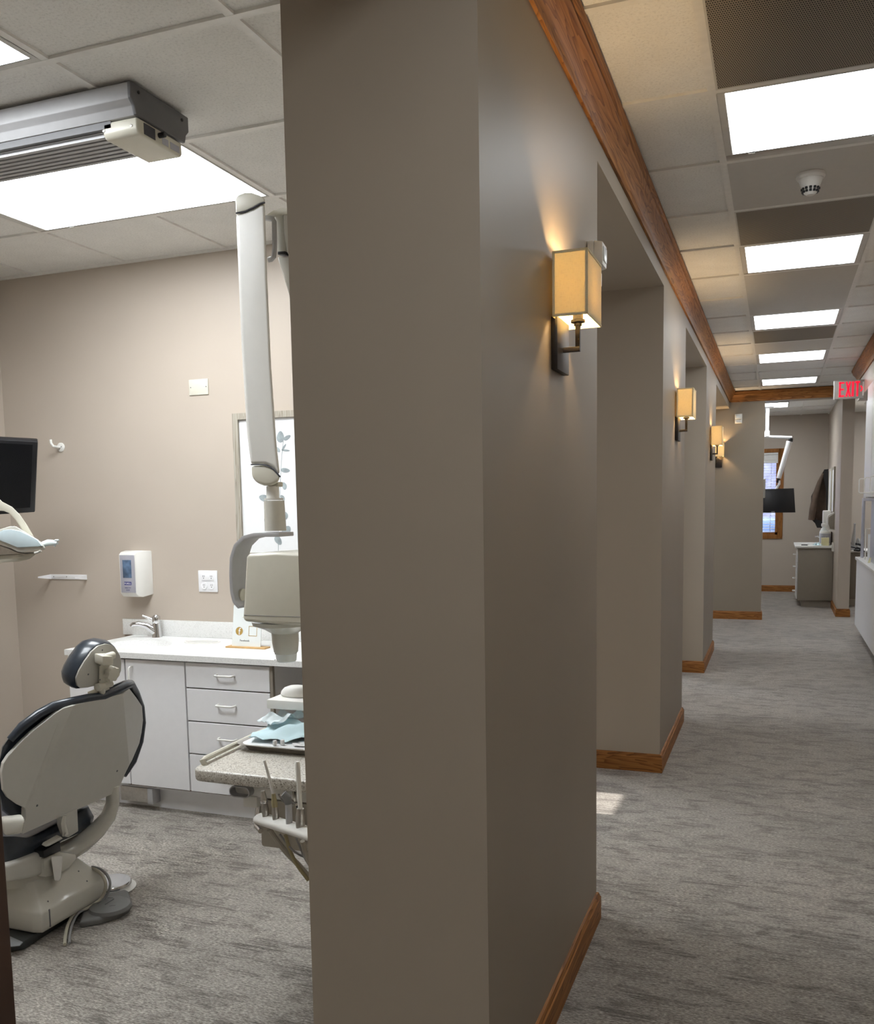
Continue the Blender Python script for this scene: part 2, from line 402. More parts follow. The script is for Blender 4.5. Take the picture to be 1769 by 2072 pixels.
# far operatory
FY = 14.66
WINX = (-.95, .005); WINZ = (.865, 2.10)
struct(wall_with_hole(-2.2, 2.75, FY, FY+.15, 0, CE+.02, [(WINX[0], WINX[1], WINZ[0], WINZ[1])]).build('wall_far', 'wall', smooth=False))
struct(bx(.683, .815, 11.64, FY, 0, CE+.02).build('wall_far_right', 'wall', smooth=False))
struct(bx(-2.2, -2.05, EY+.14, FY, 0, CE+.02).build('wall_far_left', 'wall', smooth=False))

# ------- ceiling grid
def grid(name, xs, ys, x0, x1, y0, y1, skip=()):
    g = MB(); h = .0125
    for x in xs: g.box(x-h, x+h, y0, y1, CE, CE+.012)
    for (y, a, b) in ys: g.box(a, b, y-h, y+h, CE-.0006, CE+.012)
    o = g.build(name, 'grid', smooth=False); return struct(o)
YB = [.49, .98, 1.47, 1.955, 2.44, 2.945, 3.435, 3.905, 4.40, 4.885, 5.37, 5.855, 6.325, 6.79, 7.275, 7.745, 8.215, 8.69, 9.10]
YB = [y*c for y in YB]
XL, XR = -.1725*c, .317*c
skipmid = {4.885*c}
ys = [(y, WX, XL) for y in YB] + [(y, XR, .71) for y in YB] + [(y, XL, XR) for k, y in enumerate(YB) if abs(y-4.885*c) > .01 and abs(y-1.955*c) > .01]
for y in (9.10*c-.5, ): pass
g = grid('trim_1', [XL, XR], ys, WX, .71, -2.4, EY)
struct(MB().box(.71, 1.35, 9.95, 9.975, CE, CE+.012).box(.71, 1.35, 10.55, 10.575, CE, CE+.012).box(.99, 1.015, 9.93, EY, CE, CE+.012).build('trim_2', 'grid', smooth=False))
rx = [k*c for k in (-.587, -1.067, -1.547, -2.027, -2.507, -2.987)]; ry = [k*c for k in (.72, 1.21, 1.70, 2.19, 2.672)]
ryl = []
for y in ry: ryl.append((y, LX, WI))
# bars inside the long troffers and the big blank tiles are left out
g = MB(); h = .0125
for x in rx:
    segs = [(-.45, 3.85)]
    if abs(x-(-2.027*c)) < .01: segs = [(-.45, 1.21*c), (1.70*c, 2.19*c), (2.672*c, 3.85)]
    for a, b in segs: g.box(x-h, x+h, a, b, CE, CE+.012)
for y in ry: g.box(LX, WI, y-h, y+h, CE-.0006, CE+.012)
g.box(LX, WI, 3.835, 3.85, CE-.004, CE+.012)
struct(g.build('trim_3', 'grid', smooth=False))
g = MB()
for x in (-1.47, -.88, -.29, .30): 
    if abs(x+.88) > .01 or True: g.box(x-h, x+h, EY+.14, FY, CE, CE+.012)
for y in (11.9, 12.5, 13.42, 13.98): g.box(-2.05, .683, y-h, y+h, CE-.0006, CE+.012)
g.box(.665, .683, EY+.14, FY, CE-.004, CE+.012)
struct(g.build('trim_4', 'grid', smooth=False))

# ------- crown moulding in oak (cove profile)
def crown_profile():   # (out from wall, height below ceiling)
    pr = [(0, -.115), (.010, -.115), (.012, -.105)]
    for k in range(7):
        a = k/6; pr.append((.012+.040*(a**1.6), -.100+.062*a))
    pr += [(.054, -.034), (.050, -.028), (.058, -.022), (.063, -.012), (.063, 0), (0, 0)]
    return pr
def crown(name, p0, p1, out, mat, miter0=0, miter1=0):
    d = (Vector(p1)-Vector(p0)).normalized(); out = Vector(out); l0 = []; l1 = []
    for o_, z in crown_profile():
        l0.append(Vector(p0)+out*o_+Vector((0, 0, z))+d*(o_*miter0)); l1.append(Vector(p1)+out*o_+Vector((0, 0, z))-d*(o_*miter1))
    return struct(MB().loft([l0, l1]).build(name, mat, ang=25))
crown('trim_5', (WX, -2.44, CE), (WX, EY, CE), (1, 0, 0), 'oakY', 0, 1)
crown('trim_6', (WX, EY, CE), (.60, EY, CE), (0, -1, 0), 'oakX', 1, 0)
crown('trim_7', (.715, -2.44, CE), (.715, 9.90, CE), (-1, 0, 0), 'oakY')

# ------- oak baseboards
def base_run(name, pts, closed=False, z=.095, t=.014):
    "pts: wall line, board stands to the right of the walking direction"
    P = [Vector((a, b, 0)) for a, b in pts]; n = len(P); offs = []
    prof = [(0, 0), (t, 0), (t, z*.80), (t*.75, z*.84), (t*.72, z*.88), (t*.45, z*.97), (0, z)]
    loops = []
    for i in range(n):
        d0 = (P[i]-P[i-1]).normalized() if i > 0 else None; d1 = (P[i+1]-P[i]).normalized() if i < n-1 else None
        n0 = Vector((-d0.y, d0.x, 0)) if d0 else None; n1 = Vector((-d1.y, d1.x, 0)) if d1 else None
        if n0 is None: nn = n1
        elif n1 is None: nn = n0
        else: nn = (n0+n1); nn = nn/ (nn.dot(n0))
        loops.append([P[i]+nn*o_+Vector((0, 0, h_)) for o_, h_ in prof])
    return loops
def base(name, pts, mats):
    L = base_run(name, pts)
    # one board per straight run, mitred
    for k in range(len(pts)-1):
        d = (Vector(pts[k+1])-Vector(pts[k]))
        struct(MB().loft([L[k], L[k+1]]).build(name, 'oakY' if abs(d.y) > abs(d.x) else 'oakX', ang=25))
for k, (a, b) in enumerate(PIERS):
    base('baseboard_left', [(WI, b), (WX, b), (WX, a), (WI, a)][::-1] if False else [(WI, b), (WX, b), (WX, a), (WI, a)], None)
base('baseboard_end', [(-.158, EY+.14), (-.158, EY), (-2.0, EY)], None)
base('baseboard_far', [(-2.0, FY), (.683, FY)][::-1], None)
base('baseboard_far_right', [(.815, 14.5), (.815, 11.64), (.683, 11.64), (.683, 14.6)], None)
# ================================================================== CEILING FITTINGS
def troffer(name, x0, x1, y0, y1, label, lens=None, group=None, mat='lens'):
    t = thing(name, label, 'ceiling light', ((x0+x1)/2, (y0+y1)/2, CE), group)
    fw = .024; lx0, lx1, ly0, ly1 = lens or (x0+fw, x1-fw, y0+fw, y1-fw)
    z0, z1 = CE-.001, CE+.008
    MB().box(x0, x1, y0, ly0, z0, z1).box(x0, x1, ly1, y1, z0, z1).box(x0, lx0, ly0, ly1, z0, z1).box(lx1, x1, ly0, ly1, z0, z1).build('frame', 'lamframe', t, bevel=.0015, seg=1)
    bx(lx0, lx1, ly0, ly1, CE+.001, CE+.006).build('diffuser', mat, t, smooth=False)
    for s in (.12, .88): bx(lx0+(lx1-lx0)*s-.012, lx0+(lx1-lx0)*s+.012, ly1+.004, ly1+.014, CE-.003, CE-.001).build('latch', 'lamframe', t, bevel=.0005, seg=1)
    return t
LX0, LX1 = XL+.0125, XR-.0125
ord_ = ['nearest square troffer of the hall ceiling, beside the large perforated vent', 'second troffer along the hall, just past the smoke detector and a vent',
        'third troffer along the hall, followed by a ribbed vent', 'fourth troffer along the hall, small and bright', 'farthest hall troffer, just before the oak crown at the end']
for k, (a, b, l0, l1) in enumerate(((2.44, 2.945, 2.458, 2.887), (3.905, 4.40, 3.925, 4.370), (5.37, 5.855, 5.387, 5.820), (6.79, 7.275, 6.803, 7.235), (8.215, 8.69, 8.235, 8.640))):
    troffer('ceiling_light', LX0, LX1, a*c+.0125, b*c-.0125, ord_[k], (-.1425*c, .2845*c, l0*c, l1*c), 'square troffers of the hall')
troffer('ceiling_light', LX0, LX1, -1.0*c+.0125, -.5*c-.0125, 'added fill troffer behind the viewer, brightening the near pier face', None, 'square troffers of the hall')  # extra fill lamp behind the camera, added to brighten the near pier
troffer('ceiling_light', LX0, LX1, .49*c+.0125, .98*c-.0125, 'square troffer of the hall behind the viewer', None, 'square troffers of the hall')
troffer('ceiling_light', rx[4]+h, rx[2]-h, ry[3]+h, ry[4]-h, 'long bright troffer over the dental chair beside the ceiling track', (-2.465*c, -1.565*c, 2.205*c, 2.652*c), mat='lens_room')
troffer('ceiling_light', rx[4]+h, rx[2]-h, ry[1]+h, ry[2]-h, 'long troffer at the upper left corner, on the near side of the ceiling track', (-2.465*c, -1.573*c, 1.222*c, 1.672*c), mat='lens_room')
troffer('ceiling_light', -2.9, -1.8, 5.3, 5.88, 'added unseen troffer in the second operatory, lighting the hall piers', mat='lens_room')  # unseen lamp, put in so the middle pier gets light
troffer('ceiling_light', -2.9, -1.8, 8.3, 8.88, 'added unseen troffer in the third operatory, lighting the hall piers', mat='lens_room')  # likewise added out of view, to light the far pier
troffer('ceiling_light', -.82, .115, 12.60, 13.30, 'troffer in the far operatory above the monitor pole', (-.80, .098, 12.66, 13.27), mat='lens_room')
troffer('ceiling_light', 1.05, 1.95, 12.8, 13.4, 'troffer in the far right room behind the wall end', mat='lens_room')

def vent(x0, x1, y0, y1, label):
    t = thing('ceiling_vent', label, 'air vent', ((x0+x1)/2, (y0+y1)/2, CE), 'perforated vents of the hall')
    bx(x0+.004, x1-.004, y0+.004, y1-.004, CE-.001, CE+.007).build('perforated_face', 'vent', t, bevel=.002, seg=1)
    MB().box(x0, x1, y0, y0+.006, CE-.002, CE+.008).box(x0, x1, y1-.006, y1, CE-.002, CE+.008).box(x0, x0+.006, y0+.006, y1-.006, CE-.002, CE+.008).box(x1-.006, x1, y0+.006, y1-.006, CE-.002, CE+.008).build('frame', 'lamframe', t, smooth=False)
vent(LX0, LX1, 1.47*c+h, 2.44*c-h, 'large perforated vent at the top right corner of the hall ceiling')
vent(LX0, LX1, 3.435*c+h, 3.905*c-h, 'perforated vent between the smoke detector and the second troffer')
vent(LX0, LX1, 5.855*c+h, 6.325*c-h, 'small ribbed vent just past the third troffer')
pan = struct(MB().box(LX0, LX1, 2.945*c+h, 3.435*c-h, CE-.0005, CE+.008).box(LX0, LX1, 4.40*c+h, 5.37*c-h, CE-.0005, CE+.008).box(LX0, LX1, 6.325*c+h, 6.79*c-h, CE-.0005, CE+.008).build('ceiling_panel', 'panel', smooth=False))
pan.parent = None; pan.name = 'trim_8'

sd = at(1641, 352, Z=CE)
t = thing('smoke_detector', 'round white smoke detector hanging on the smooth ceiling panel', 'smoke detector', sd)
MB().lathe([(0, 0), (.052, 0), (.053, -.012), (.048, -.020), (0, -.020)], sd).build('mount_ring', 'whitep', t)
MB().lathe([(.044, -.018), (.042, -.028), (.032, -.052), (.0, -.052)], sd, n=32).build('cone_body', 'whitep', t)
mb = MB()
for k in range(12):
    a = 2*PI*k/12
    for zz_, rr in ((-.056, .0300), (-.066, .0265)):
        p = sd+Vector((math.cos(a)*rr, math.sin(a)*rr, zz_)); 
        mb.cyl(p+Vector((0, 0, .0038)), p-Vector((0, 0, .0038)), .0052, n=8)
mb.build('sensing_slots', 'black', t)
MB().lathe([(.031, -.050), (.0285, -.056), (.024, -.070), (.014, -.078), (0, -.078)], sd, n=32).build('grille', 'whitep', t)

# exit sign
ex0, ex1, exz0, exz1, exY = .461, .714, 2.303, 2.468, 9.2
t = thing('exit_sign', 'hanging exit sign with red letters and arrow at end of hall', 'exit sign', ((ex0+ex1)/2, exY, exz0))
bx(ex0+.010, ex1, exY, exY+.045, exz0, exz1).build('housing', 'signface', t, bevel=.003)
bx(ex0, ex0+.009, exY-.002, exY+.048, exz0-.003, exz1+.002).build('end_cap', 'whitep', t, bevel=.001)
bx(ex1-.012, ex1, exY-.006, exY+.055, exz0+.02, exz1-.02).build('wall_mount', 'whitep', t, bevel=.002)
def strokes(segs, wd, z0, X0, name, par):
    mb = MB()
    for (x0, y0, x1, y1) in segs:
        a = Vector((x0, 0, y0)); b = Vector((x1, 0, y1)); d = (b-a).normalized(); n_ = Vector((-d.z, 0, d.x))*wd/2; a2 = a; b2 = b
        o_ = Vector((X0, exY-.004, z0)); mb.prism([o_+a2-n_, o_+b2-n_, o_+b2+n_, o_+a2+n_], (0, .006, 0))
    mb.build(name, 'exit', par, smooth=False)
H_ = .133; lw = .0140; z0 = exz0+.018
strokes([(0, 0, 0, H_), (-lw/2, H_-lw/2, .036, H_-lw/2), (-lw/2, H_/2, .033, H_/2), (-lw/2, lw/2, .036, lw/2)], lw, z0, .513, 'letter', t)
strokes([(0, 0, .031, H_), (.031, 0, 0, H_)], lw, z0, .567, 'letter', t)
strokes([(0, 0, 0, H_)], lw+.003, z0, .621, 'letter', t)
strokes([(.0, 0, 0, H_), (-.020, H_-lw/2, .020, H_-lw/2)], lw, z0, .659, 'letter', t)
strokes([(-.010, .042, .010, .070), (.010, .063, -.010, .092)], .009, z0, .695, 'arrow', t)

# ================================================================== SCONCES
def sconce(y, label, xw=WX, rot=0):
    base_ = Vector((xw, y, 1.737)); t = thing('wall_sconce', label, 'wall sconce', base_, 'fabric shade sconces')
    cx0 = xw
    bx(xw+.0005, xw+.017, y-.068, y+.068, 1.737, 1.868).build('back_plate', 'bronze', t, bevel=.002)
    pts = [(xw+.012, y+.01, 1.793), (xw+.055, y+.01, 1.793)]
    mb = MB().box(xw+.012, xw+.061, y-.006, y+.006, 1.787, 1.799).box(xw+.049, xw+.061, y-.006, y+.006, 1.799, 1.858); mb.build('arm', 'bronze', t, bevel=.001, seg=1)
    MB().lathe([(.0, 0), (.010, 0), (.010, .006), (.018, .008), (.018, .014), (.013, .016), (.013, .045), (0, .045)], (xw+.055, y, 1.852)).build('socket', 'bronze', t)
    MB().lathe([(0, 0), (.010, 0), (.016, .012), (.016, .030), (.008, .042), (0, .044)], (xw+.055, y, 1.893)).build('bulb', 'bulb', t)
    X0, X1, Y0, Y1, Z0, Z1 = xw+.010, xw+.098, y-.093, y+.093, 1.861, 2.019; tk = .0015
    MB().box(X0, X1, Y0, Y0+tk, Z0, Z1).box(X0, X1, Y1-tk, Y1, Z0, Z1).box(X1-tk, X1, Y0+tk, Y1-tk, Z0, Z1).box(X0, X0+tk, Y0+tk, Y1-tk, Z0, Z1).build('lamp_shade', 'shade', t, smooth=False)
    tr = MB(); q = .0022; e = .006
    for z_ in (Z0, Z1-e): tr.box(X0, X1+q/2, Y0-q/2, Y0, z_, z_+e).box(X1, X1+q/2, Y0, Y1, z_, z_+e).box(X0, X1, Y1, Y1+q/2, z_, z_+e)
    tr.box(X1-e, X1+q/2, Y0-q/2, Y0, Z0, Z1).box(X0, X0+e, Y0-q/2, Y0, Z0, Z1)
    tr.build('shade_hem', 'shade', t, smooth=False)
    MB().cyl((X0+.005, y, Z1-.02), (X1-.005, y, Z1-.02), .0012, n=6).cyl((X0+.03, Y0+.005, Z1-.02), (X0+.03, Y1-.005, Z1-.02), .0012, n=6).build('shade_spider', 'bronze', t)
    return t
s0 = sconce(2.362, 'large lit fabric sconce on the nearest pier above the smooth grey wall')
LB = ['lit fabric sconce on the middle pier of the hall', 'small lit fabric sconce on the far pier', 'sconce on the end wall, half hidden behind the far pier sconce']
def place(o, loc, rz, label):
    o.location = loc; o.rotation_euler = (0, 0, rz); o['label'] = label
place(copy_tree(s0), (WX, 5.33, 1.737), 0, LB[0])
place(copy_tree(s0), (WX, 8.11, 1.737), 0, LB[1])
place(copy_tree(s0), (-.685, EY, 1.780), -PI/2, LB[2])
for nm, (x, y, z) in (('a', (WX+.055, 2.362, 1.915)), ('b', (WX+.055, 5.33, 1.915)), ('c', (WX+.055, 8.11, 1.915)), ('d', (-.685, EY-.055, 1.958))):
    l = bpy.data.lights.new('sconce_bulb_light', 'POINT'); l.energy = 8.5; l.color = (1, .72, .40); l.shadow_soft_size = .018
    o = bpy.data.objects.new('sconce_bulb_light', l); C.objects.link(o); o.location = (x, y, z+.028)

# motion sensors
def pir(p, ux, out, w_, h_, label):
    ux = Vector(ux); out = Vector(out); t = thing('motion_sensor', label, 'motion sensor', p)
    def slab(name, u0, u1, z0, z1, d0, d1, mat, taper=0):
        a = []
        for dd, tp in ((d0, 0), (d1, taper)):
            a += [Vector(p)+ux*(u0+tp)+out*dd+Vector((0, 0, z0+tp)), Vector(p)+ux*(u1-tp)+out*dd+Vector((0, 0, z0+tp)), Vector(p)+ux*(u1-tp)+out*dd+Vector((0, 0, z1-tp)), Vector(p)+ux*(u0+tp)+out*dd+Vector((0, 0, z1-tp))]
        MB().hexa(a).build(name, mat, t, bevel=.002)
    slab('back_box', 0, w_, 0, h_, 0, .02, 'whitep')
    slab('upper_cover', .004, w_-.004, h_*.42, h_, .02, .045, 'whitep', .004)
    slab('lens', w_*.2, w_*.8, h_*.55, h_*.88, .045, .048, 'frosted')
    slab('lower_cover', .006, w_-.006, 0, h_*.40, .02, .032, 'whitep', .006)
pir((WX, 2.755, 2.045), (0, 1, 0), (1, 0, 0), .085, .125, 'white motion sensor on nearest pier behind the large sconce')
pir((-.482, EY, 2.277), (1, 0, 0), (0, -1, 0), .08, .108, 'white motion sensor high on the dark end wall')

# dark door standing at the near left edge
d = struct(bx(-.62, -.585, -.42, .542, .006, 2.1).build('door_1', 'doorwood', bevel=.002))
MB().cyl((-.585, .47, 1.0), (-.555, .47, 1.0), .009).tube([(-.555, .47, 1.0), (-.55, .44, 1.0), (-.55, .36, 1.0)], .008).build('door_handle', 'chrome', d)

# ================================================================== WALL FITTINGS of the left room (back wall y = 3.85)
BY = 3.85
def bw(px, py): return at(px, py, Y=BY)
a, b = bw(383, 769), bw(423, 798)
t = thing('blank_wall_plate', 'blank beige two-gang wall plate high on the back wall', 'wall plate', ((a.x+b.x)/2, BY, b.z))
bx(a.x, b.x, BY-.006, BY, b.z, a.z).build('plate', 'cream', t, bevel=.002)
for s in (.1, .9): MB().lathe([(.003, 0), (.003, .0015), (0, .002)], (a.x+(b.x-a.x)*s, BY-.006, (a.z+b.z)/2), (0, -1, 0), 10).build('screw', 'grey', t)
a, b = bw(402, 1154), bw(442, 1198)
t = thing('wall_outlet', 'white double power outlet on back wall above the sink counter', 'power outlet', ((a.x+b.x)/2, BY, b.z))
bx(a.x, b.x, BY-.006, BY, b.z, a.z).build('plate', 'white', t, bevel=.002)
W_ = b.x-a.x; Hh = a.z-b.z; xc = (a.x+b.x)/2
bx(xc-W_*.33, xc+W_*.33, BY-.009, BY-.006, b.z+Hh*.54, b.z+Hh*.86).build('gfci_face', 'white', t, bevel=.001)
for s in (-1, 1):
    MB().lathe([(W_*.16, 0), (W_*.16, .003), (0, .003)], (xc+s*W_*.19, BY-.006, b.z+Hh*.29), (0, -1, 0), 20).build('receptacle', 'white', t)
    sl = MB()
    for zc in (.29, .70):
        for q in (-.035, .03): sl.box(xc+s*W_*.2+W_*q*1.1, xc+s*W_*.2+W_*q*1.1+.002, BY-.0096, BY-.0086, b.z+Hh*zc, b.z+Hh*(zc+.07))
        sl.box(xc+s*W_*.2-.0015, xc+s*W_*.2+.0025, BY-.0096, BY-.0086, b.z+Hh*(zc-.08), b.z+Hh*(zc-.04))
    sl.build('slots', 'ink', t, smooth=False)
# hook
p = bw(124, 905)
t = thing('wall_hook', 'small white round coat hook alone on the back wall', 'hook', p)
MB().lathe([(0, 0), (.024, 0), (.024, .005), (.018, .009), (0, .010)], p, (0, -1, 0)).build('base_disc', 'whitep', t)
MB().tube([p+Vector(v) for v in ((0, -.008, 0), (-.004, -.03, .0), (-.012, -.045, .004), (-.020, -.050, .020), (-.022, -.050, .038))], .007).build('prong', 'whitep', t)
MB().lathe([(.003, 0), (.003, .001), (0, .0015)], p+Vector((.010, -.0105, .002)), (0, -1, 0), 10).build('screw', 'grey', t)
# small bracket
a, b = bw(104, 1162), bw(176, 1172); e0, e1 = bw(77, 1161), bw(186, 1165)
t = thing('glove_bracket', 'narrow white metal bracket with splayed ends below the hook', 'bracket', ((a.x+b.x)/2, BY, b.z))
bx(a.x, b.x, BY-.004, BY, b.z-.002, a.z).build('back_strip', 'white', t, bevel=.001)
MB().prism([(a.x, BY-.002, a.z), (a.x-.005, BY-.09, a.z-.006), (a.x-.005, BY-.09, a.z-.013), (a.x, BY-.002, b.z-.002)], (-.003, 0, 0)).build('prong', 'white', t)
MB().prism([(b.x, BY-.002, a.z), (b.x+.0, BY-.09, a.z-.006), (b.x, BY-.09, a.z-.013), (b.x, BY-.002, b.z-.002)], (.003, 0, 0)).build('prong', 'white', t)
for s in (.08, .45): MB().lathe([(.003, 0), (.003, .001), (0, .0015)], (a.x+(b.x-a.x)*s, BY-.004, (a.z+b.z)/2), (0, -1, 0), 10).build('screw', 'grey', t)

# soap dispenser
def disp(px0, px1, px2, pyt, pyb):
    Yf = BY-.11
    f0 = at(px0, pyt+12, Y=Yf); f1 = at(px1, pyb-8, Y=Yf)
    return f0, f1
f0 = at(241, 1122, Y=BY-.10); f1 = at(276, 1201, Y=BY-.10)
x0, x1, z1, z0 = f0.x, f1.x, f0.z, f1.z
t = thing('soap_dispenser', 'white wall soap dispenser with silver front and blue window', 'soap dispenser', ((x0+x1)/2, BY, z0-.02))
prof = [(0, z0-.012), (-.06, z0-.022), (-.085, z0-.018), (-.10, z0), (-.10, z1), (-.085, z1+.012), (-.05, z1+.018), (0, z1+.014)]
xr = bw(303, 1150).x
mb = MB()
n_ = len(prof)
loops = [[(x0-.006, BY, 0), ] for _ in ()]
l0 = [Vector((x0-.003+(-.012 if y > -.03 else 0), BY+y, z)) for y, z in prof]; l1 = [Vector((x1+(.030 if y > -.03 else (.012 if y > -.07 else 0)), BY+y, z)) for y, z in prof]
mb.loft([l0, l1]).build('housing', 'whitep', t, bevel=.004)
bx(x0+.004, x1-.001, BY-.103, BY-.0995, z0+.004, z1-.003).build('front_panel', 'silver', t, bevel=.001)
hw = (x1-x0)
bx(x0+hw*.22, x1-hw*.22, BY-.1045, BY-.102, z0+(z1-z0)*.40, z0+(z1-z0)*.86).build('level_window', 'blueglass', t, bevel=.001)
bx(x0+hw*.28, x1-hw*.26, BY-.1040, BY-.1032, z0+(z1-z0)*.215, z0+(z1-z0)*.30).build('logo_patch', 'inkblue', t, smooth=False)
text('logo_lettering', 'PURELL', 'white', t, ((x0+x1)/2+.001, BY-.1047, z0+(z1-z0)*.235), (1, 0, 0), (0, 0, 1), .0125, .0002)
text('lettering', 'HEALTHY', 'inkblue', t, ((x0+x1)/2, BY-.1040, z0+(z1-z0)*.13), (1, 0, 0), (0, 0, 1), .009, .0002)
text('lettering', 'SOAP', 'inkblue', t, ((x0+x1)/2, BY-.1040, z0+(z1-z0)*.07), (1, 0, 0), (0, 0, 1), .009, .0002)

# framed eucalyptus print
A = bw(475, 838); Bt = bw(484, 1118).z
fx0, fx1, fz1, fz0 = A.x, A.x+.60, A.z, Bt-.03
t = thing('framed_print', 'framed grey leaf watercolour on the back wall behind the x-ray arm', 'picture', ((fx0+fx1)/2, BY, fz0))
fw = .03
MB().box(fx0, fx0+fw, BY-.025, BY, fz0, fz1).box(fx1-fw, fx1, BY-.025, BY, fz0, fz1).box(fx0+fw, fx1-fw, BY-.025, BY, fz1-fw, fz1).box(fx0+fw, fx1-fw, BY-.025, BY, fz0, fz0+fw).build('frame', 'artframe', t, smooth=False)
bx(fx0+fw, fx1-fw, BY-.012, BY-.004, fz0+fw, fz1-fw).build('sheet', 'paper', t, smooth=False)
def leaf(px, py, ang, L, Wd):
    o_ = bw(px, py); o_.y = BY-.0125; d = Vector((math.cos(ang), 0, math.sin(ang))); n_ = Vector((-d.z, 0, d.x)); pts = []
    for k in range(14):
        tt = 2*PI*k/14; uu = (1-math.cos(tt))/2; vv = math.sin(tt)*(1-.35*uu)
        pts.append(o_+d*L*uu+n_*Wd*vv)
    MB().prism(pts, (0, -.0006, 0)).build('leaf', 'leafink', t, smooth=False)
for q in ((570, 896, 1.5, .055, .024), (577, 890, .45, .042, .012), (573, 912, .9, .04, .006), (573, 911, -.1, .045, .006), (569, 915, 2.2, .03, .01), (571, 951, -.1, .05, .013), (574, 985, .3, .025, .022), (572, 1010, .6, .02, .02),
          (574, 1045, .25, .033, .024), (538, 1046, -.2, .02, .032), (576, 1082, .8, .055, .026), (560, 1085, -.9, .05, .02), (540, 960, 2.6, .05, .02), (545, 1010, 2.9, .05, .02)): leaf(*q)
st = [bw(x, y) for x, y in ((576, 893), (574, 912), (571, 950), (569, 1010), (566, 1060), (566, 1113), (566, 1130))]
for s_ in st: s_.y = BY-.0125
MB().tube(st, .0012, 6).build('stem_drawing', 'leafink', t)

# ================================================================== SINK CABINET along the back wall
CT = .750; FYc = 3.335      # counter top height and its front edge
cx = [at(x, 1330, Y=FYc+.02).x for x in (137, 141.5, 251.5, 373, 545, 549)]
c0, cA, cB, cC, cD, cE = cx
capR = c0+1.80
t = thing('base_cabinet', 'white base cabinet with doors and drawers under the sink counter', 'cabinet', ((c0+cE)/2, 3.6, 0))
body = bx(c0+.003, cE, FYc+.040, BY-.002, .105, CT-.026).build('body', 'white', t, smooth=False)
bx(c0+.001, c0+.020, FYc+.021, FYc+.040, .105, CT-.026).build('end_stile', 'white', t, smooth=False)
bx(cE-.014, cE+.001, FYc+.024, FYc+.0405, .105, CT-.026).build('end_stile', 'taupe', t, smooth=False)
bx(c0+.02, capR, FYc+.085, BY-.002, .0, .105).build('toe_kick', 'white', t, smooth=False)
bx(cB-.03, cD+.003, FYc+.0385, FYc+.0402, .112, CT-.028).build('edge_band', 'grout', t, smooth=False)
FZ0 = .118; FZ1 = CT-.032
def pull(par, p0, p1, out, r=.0045, d=.028):
    p0 = Vector(p0); p1 = Vector(p1); out = Vector(out); u = (p1-p0).normalized(); e = .012
    MB().tube([p0, p0+out*(d-e), p0+out*(d-e*.3)+u*e*.3, p0+out*d+u*e, p1+out*d-u*e, p1+out*(d-e*.3)-u*e*.3, p1+out*(d-e), p1], r, 10).build('handle', 'whitep', par)
def front(name, x0, x1, z0, z1): return bx(x0+.0036, x1-.0036, FYc+.020, FYc+.0385, z0+.003, z1-.003).build(name, 'white', t, bevel=.0012, seg=1)
d1 = front('door', cA, cB, FZ0, FZ1); d2 = front('door', cB, cC, FZ0, FZ1)
hz = at(268, 1350, Y=FYc).z; hz2 = at(268, 1388, Y=FYc).z
pull(d2, (at(268, 1350, Y=FYc+.02).x, FYc+.020, hz), (at(268, 1350, Y=FYc+.02).x, FYc+.020, hz-.098), (0, -1, 0))
zs = [FZ1, at(460, 1397, Y=FYc+.02).z, at(460, 1465, Y=FYc+.02).z, at(460, 1532, Y=FYc+.02).z, FZ0]
for k in range(4):
    dr = front('drawer', cC, cD, zs[k+1], zs[k]); xm = at(457, 1370, Y=FYc+.02).x; zm = (zs[k]+zs[k+1])/2+.008
    pull(dr, (xm-.045, FYc+.020, zm), (xm+.045, FYc+.020, zm), (0, -1, 0))
# counter top with openings
def top_with_holes(x0, x1, y0, y1, z0, z1, holes):
    bm = bmesh.new(); loops = []
    def loop(pts, z):
        vs_ = [bm.verts.new((x, y, z)) for x, y in pts]; return vs_, [bm.edges.new((vs_[i], vs_[(i+1) % len(vs_)])) for i in range(len(vs_))]
    rect = [(x0, y0), (x1, y0), (x1, y1), (x0, y1)]; hl = [[(hx+ra*math.cos(2*PI*k/40), hy+rb*math.sin(2*PI*k/40)) for k in range(40)] for hx, hy, ra, rb in holes]
    both = []
    for z in (z0, z1):
        L = [loop(rect, z)]+[loop(h_, z) for h_ in hl]
        bmesh.ops.triangle_fill(bm, use_beauty=True, use_dissolve=False, edges=[e for _, es in L for e in es]); both.append([v for v, _ in L])
    for va, vb in zip(*both):
        for i in range(len(va)): bm.faces.new((va[i], va[(i+1) % len(va)], vb[(i+1) % len(va)], vb[i]))
    bmesh.ops.recalc_face_normals(bm, faces=bm.faces)
    mb = MB(); bm.verts.index_update(); mb.v = [v.co.copy() for v in bm.verts]; mb.f = [tuple(v.index for v in f.verts) for f in bm.faces]; bm.free(); return mb
sk = at(281, 1301.5, Z=CT); bn = at(410, 1299, Z=CT)
sk = Vector((-2.905, 3.57, CT)); SA, SB = .172, .125; BA, BB = .088, .058
t2 = thing('sink_counter', 'white solid counter with moulded sink and round waste hole', 'countertop', ((c0+capR)/2, 3.6, CT-.026))
top_with_holes(c0, capR, FYc, BY-.002, CT-.026, CT, [(sk.x, sk.y, SA, SB), (bn.x, bn.y, BA, BB)]).build('slab', 'counter', t2, ang=30)
bl = [[(sk.x+SA*s*math.cos(2*PI*k/40), sk.y+SB*s*math.sin(2*PI*k/40), CT+dz) for k in range(40)] for s, dz in ((1.0, -.001), (.97, -.012), (.90, -.05), (.75, -.09), (.45, -.115), (.12, -.12))]
bowl = MB().loft(bl, cap=False); bowl.f.append(tuple(range(len(bowl.v)-40, len(bowl.v))))
bowl.build('sink_bowl', 'counter', t2, recalc=False)
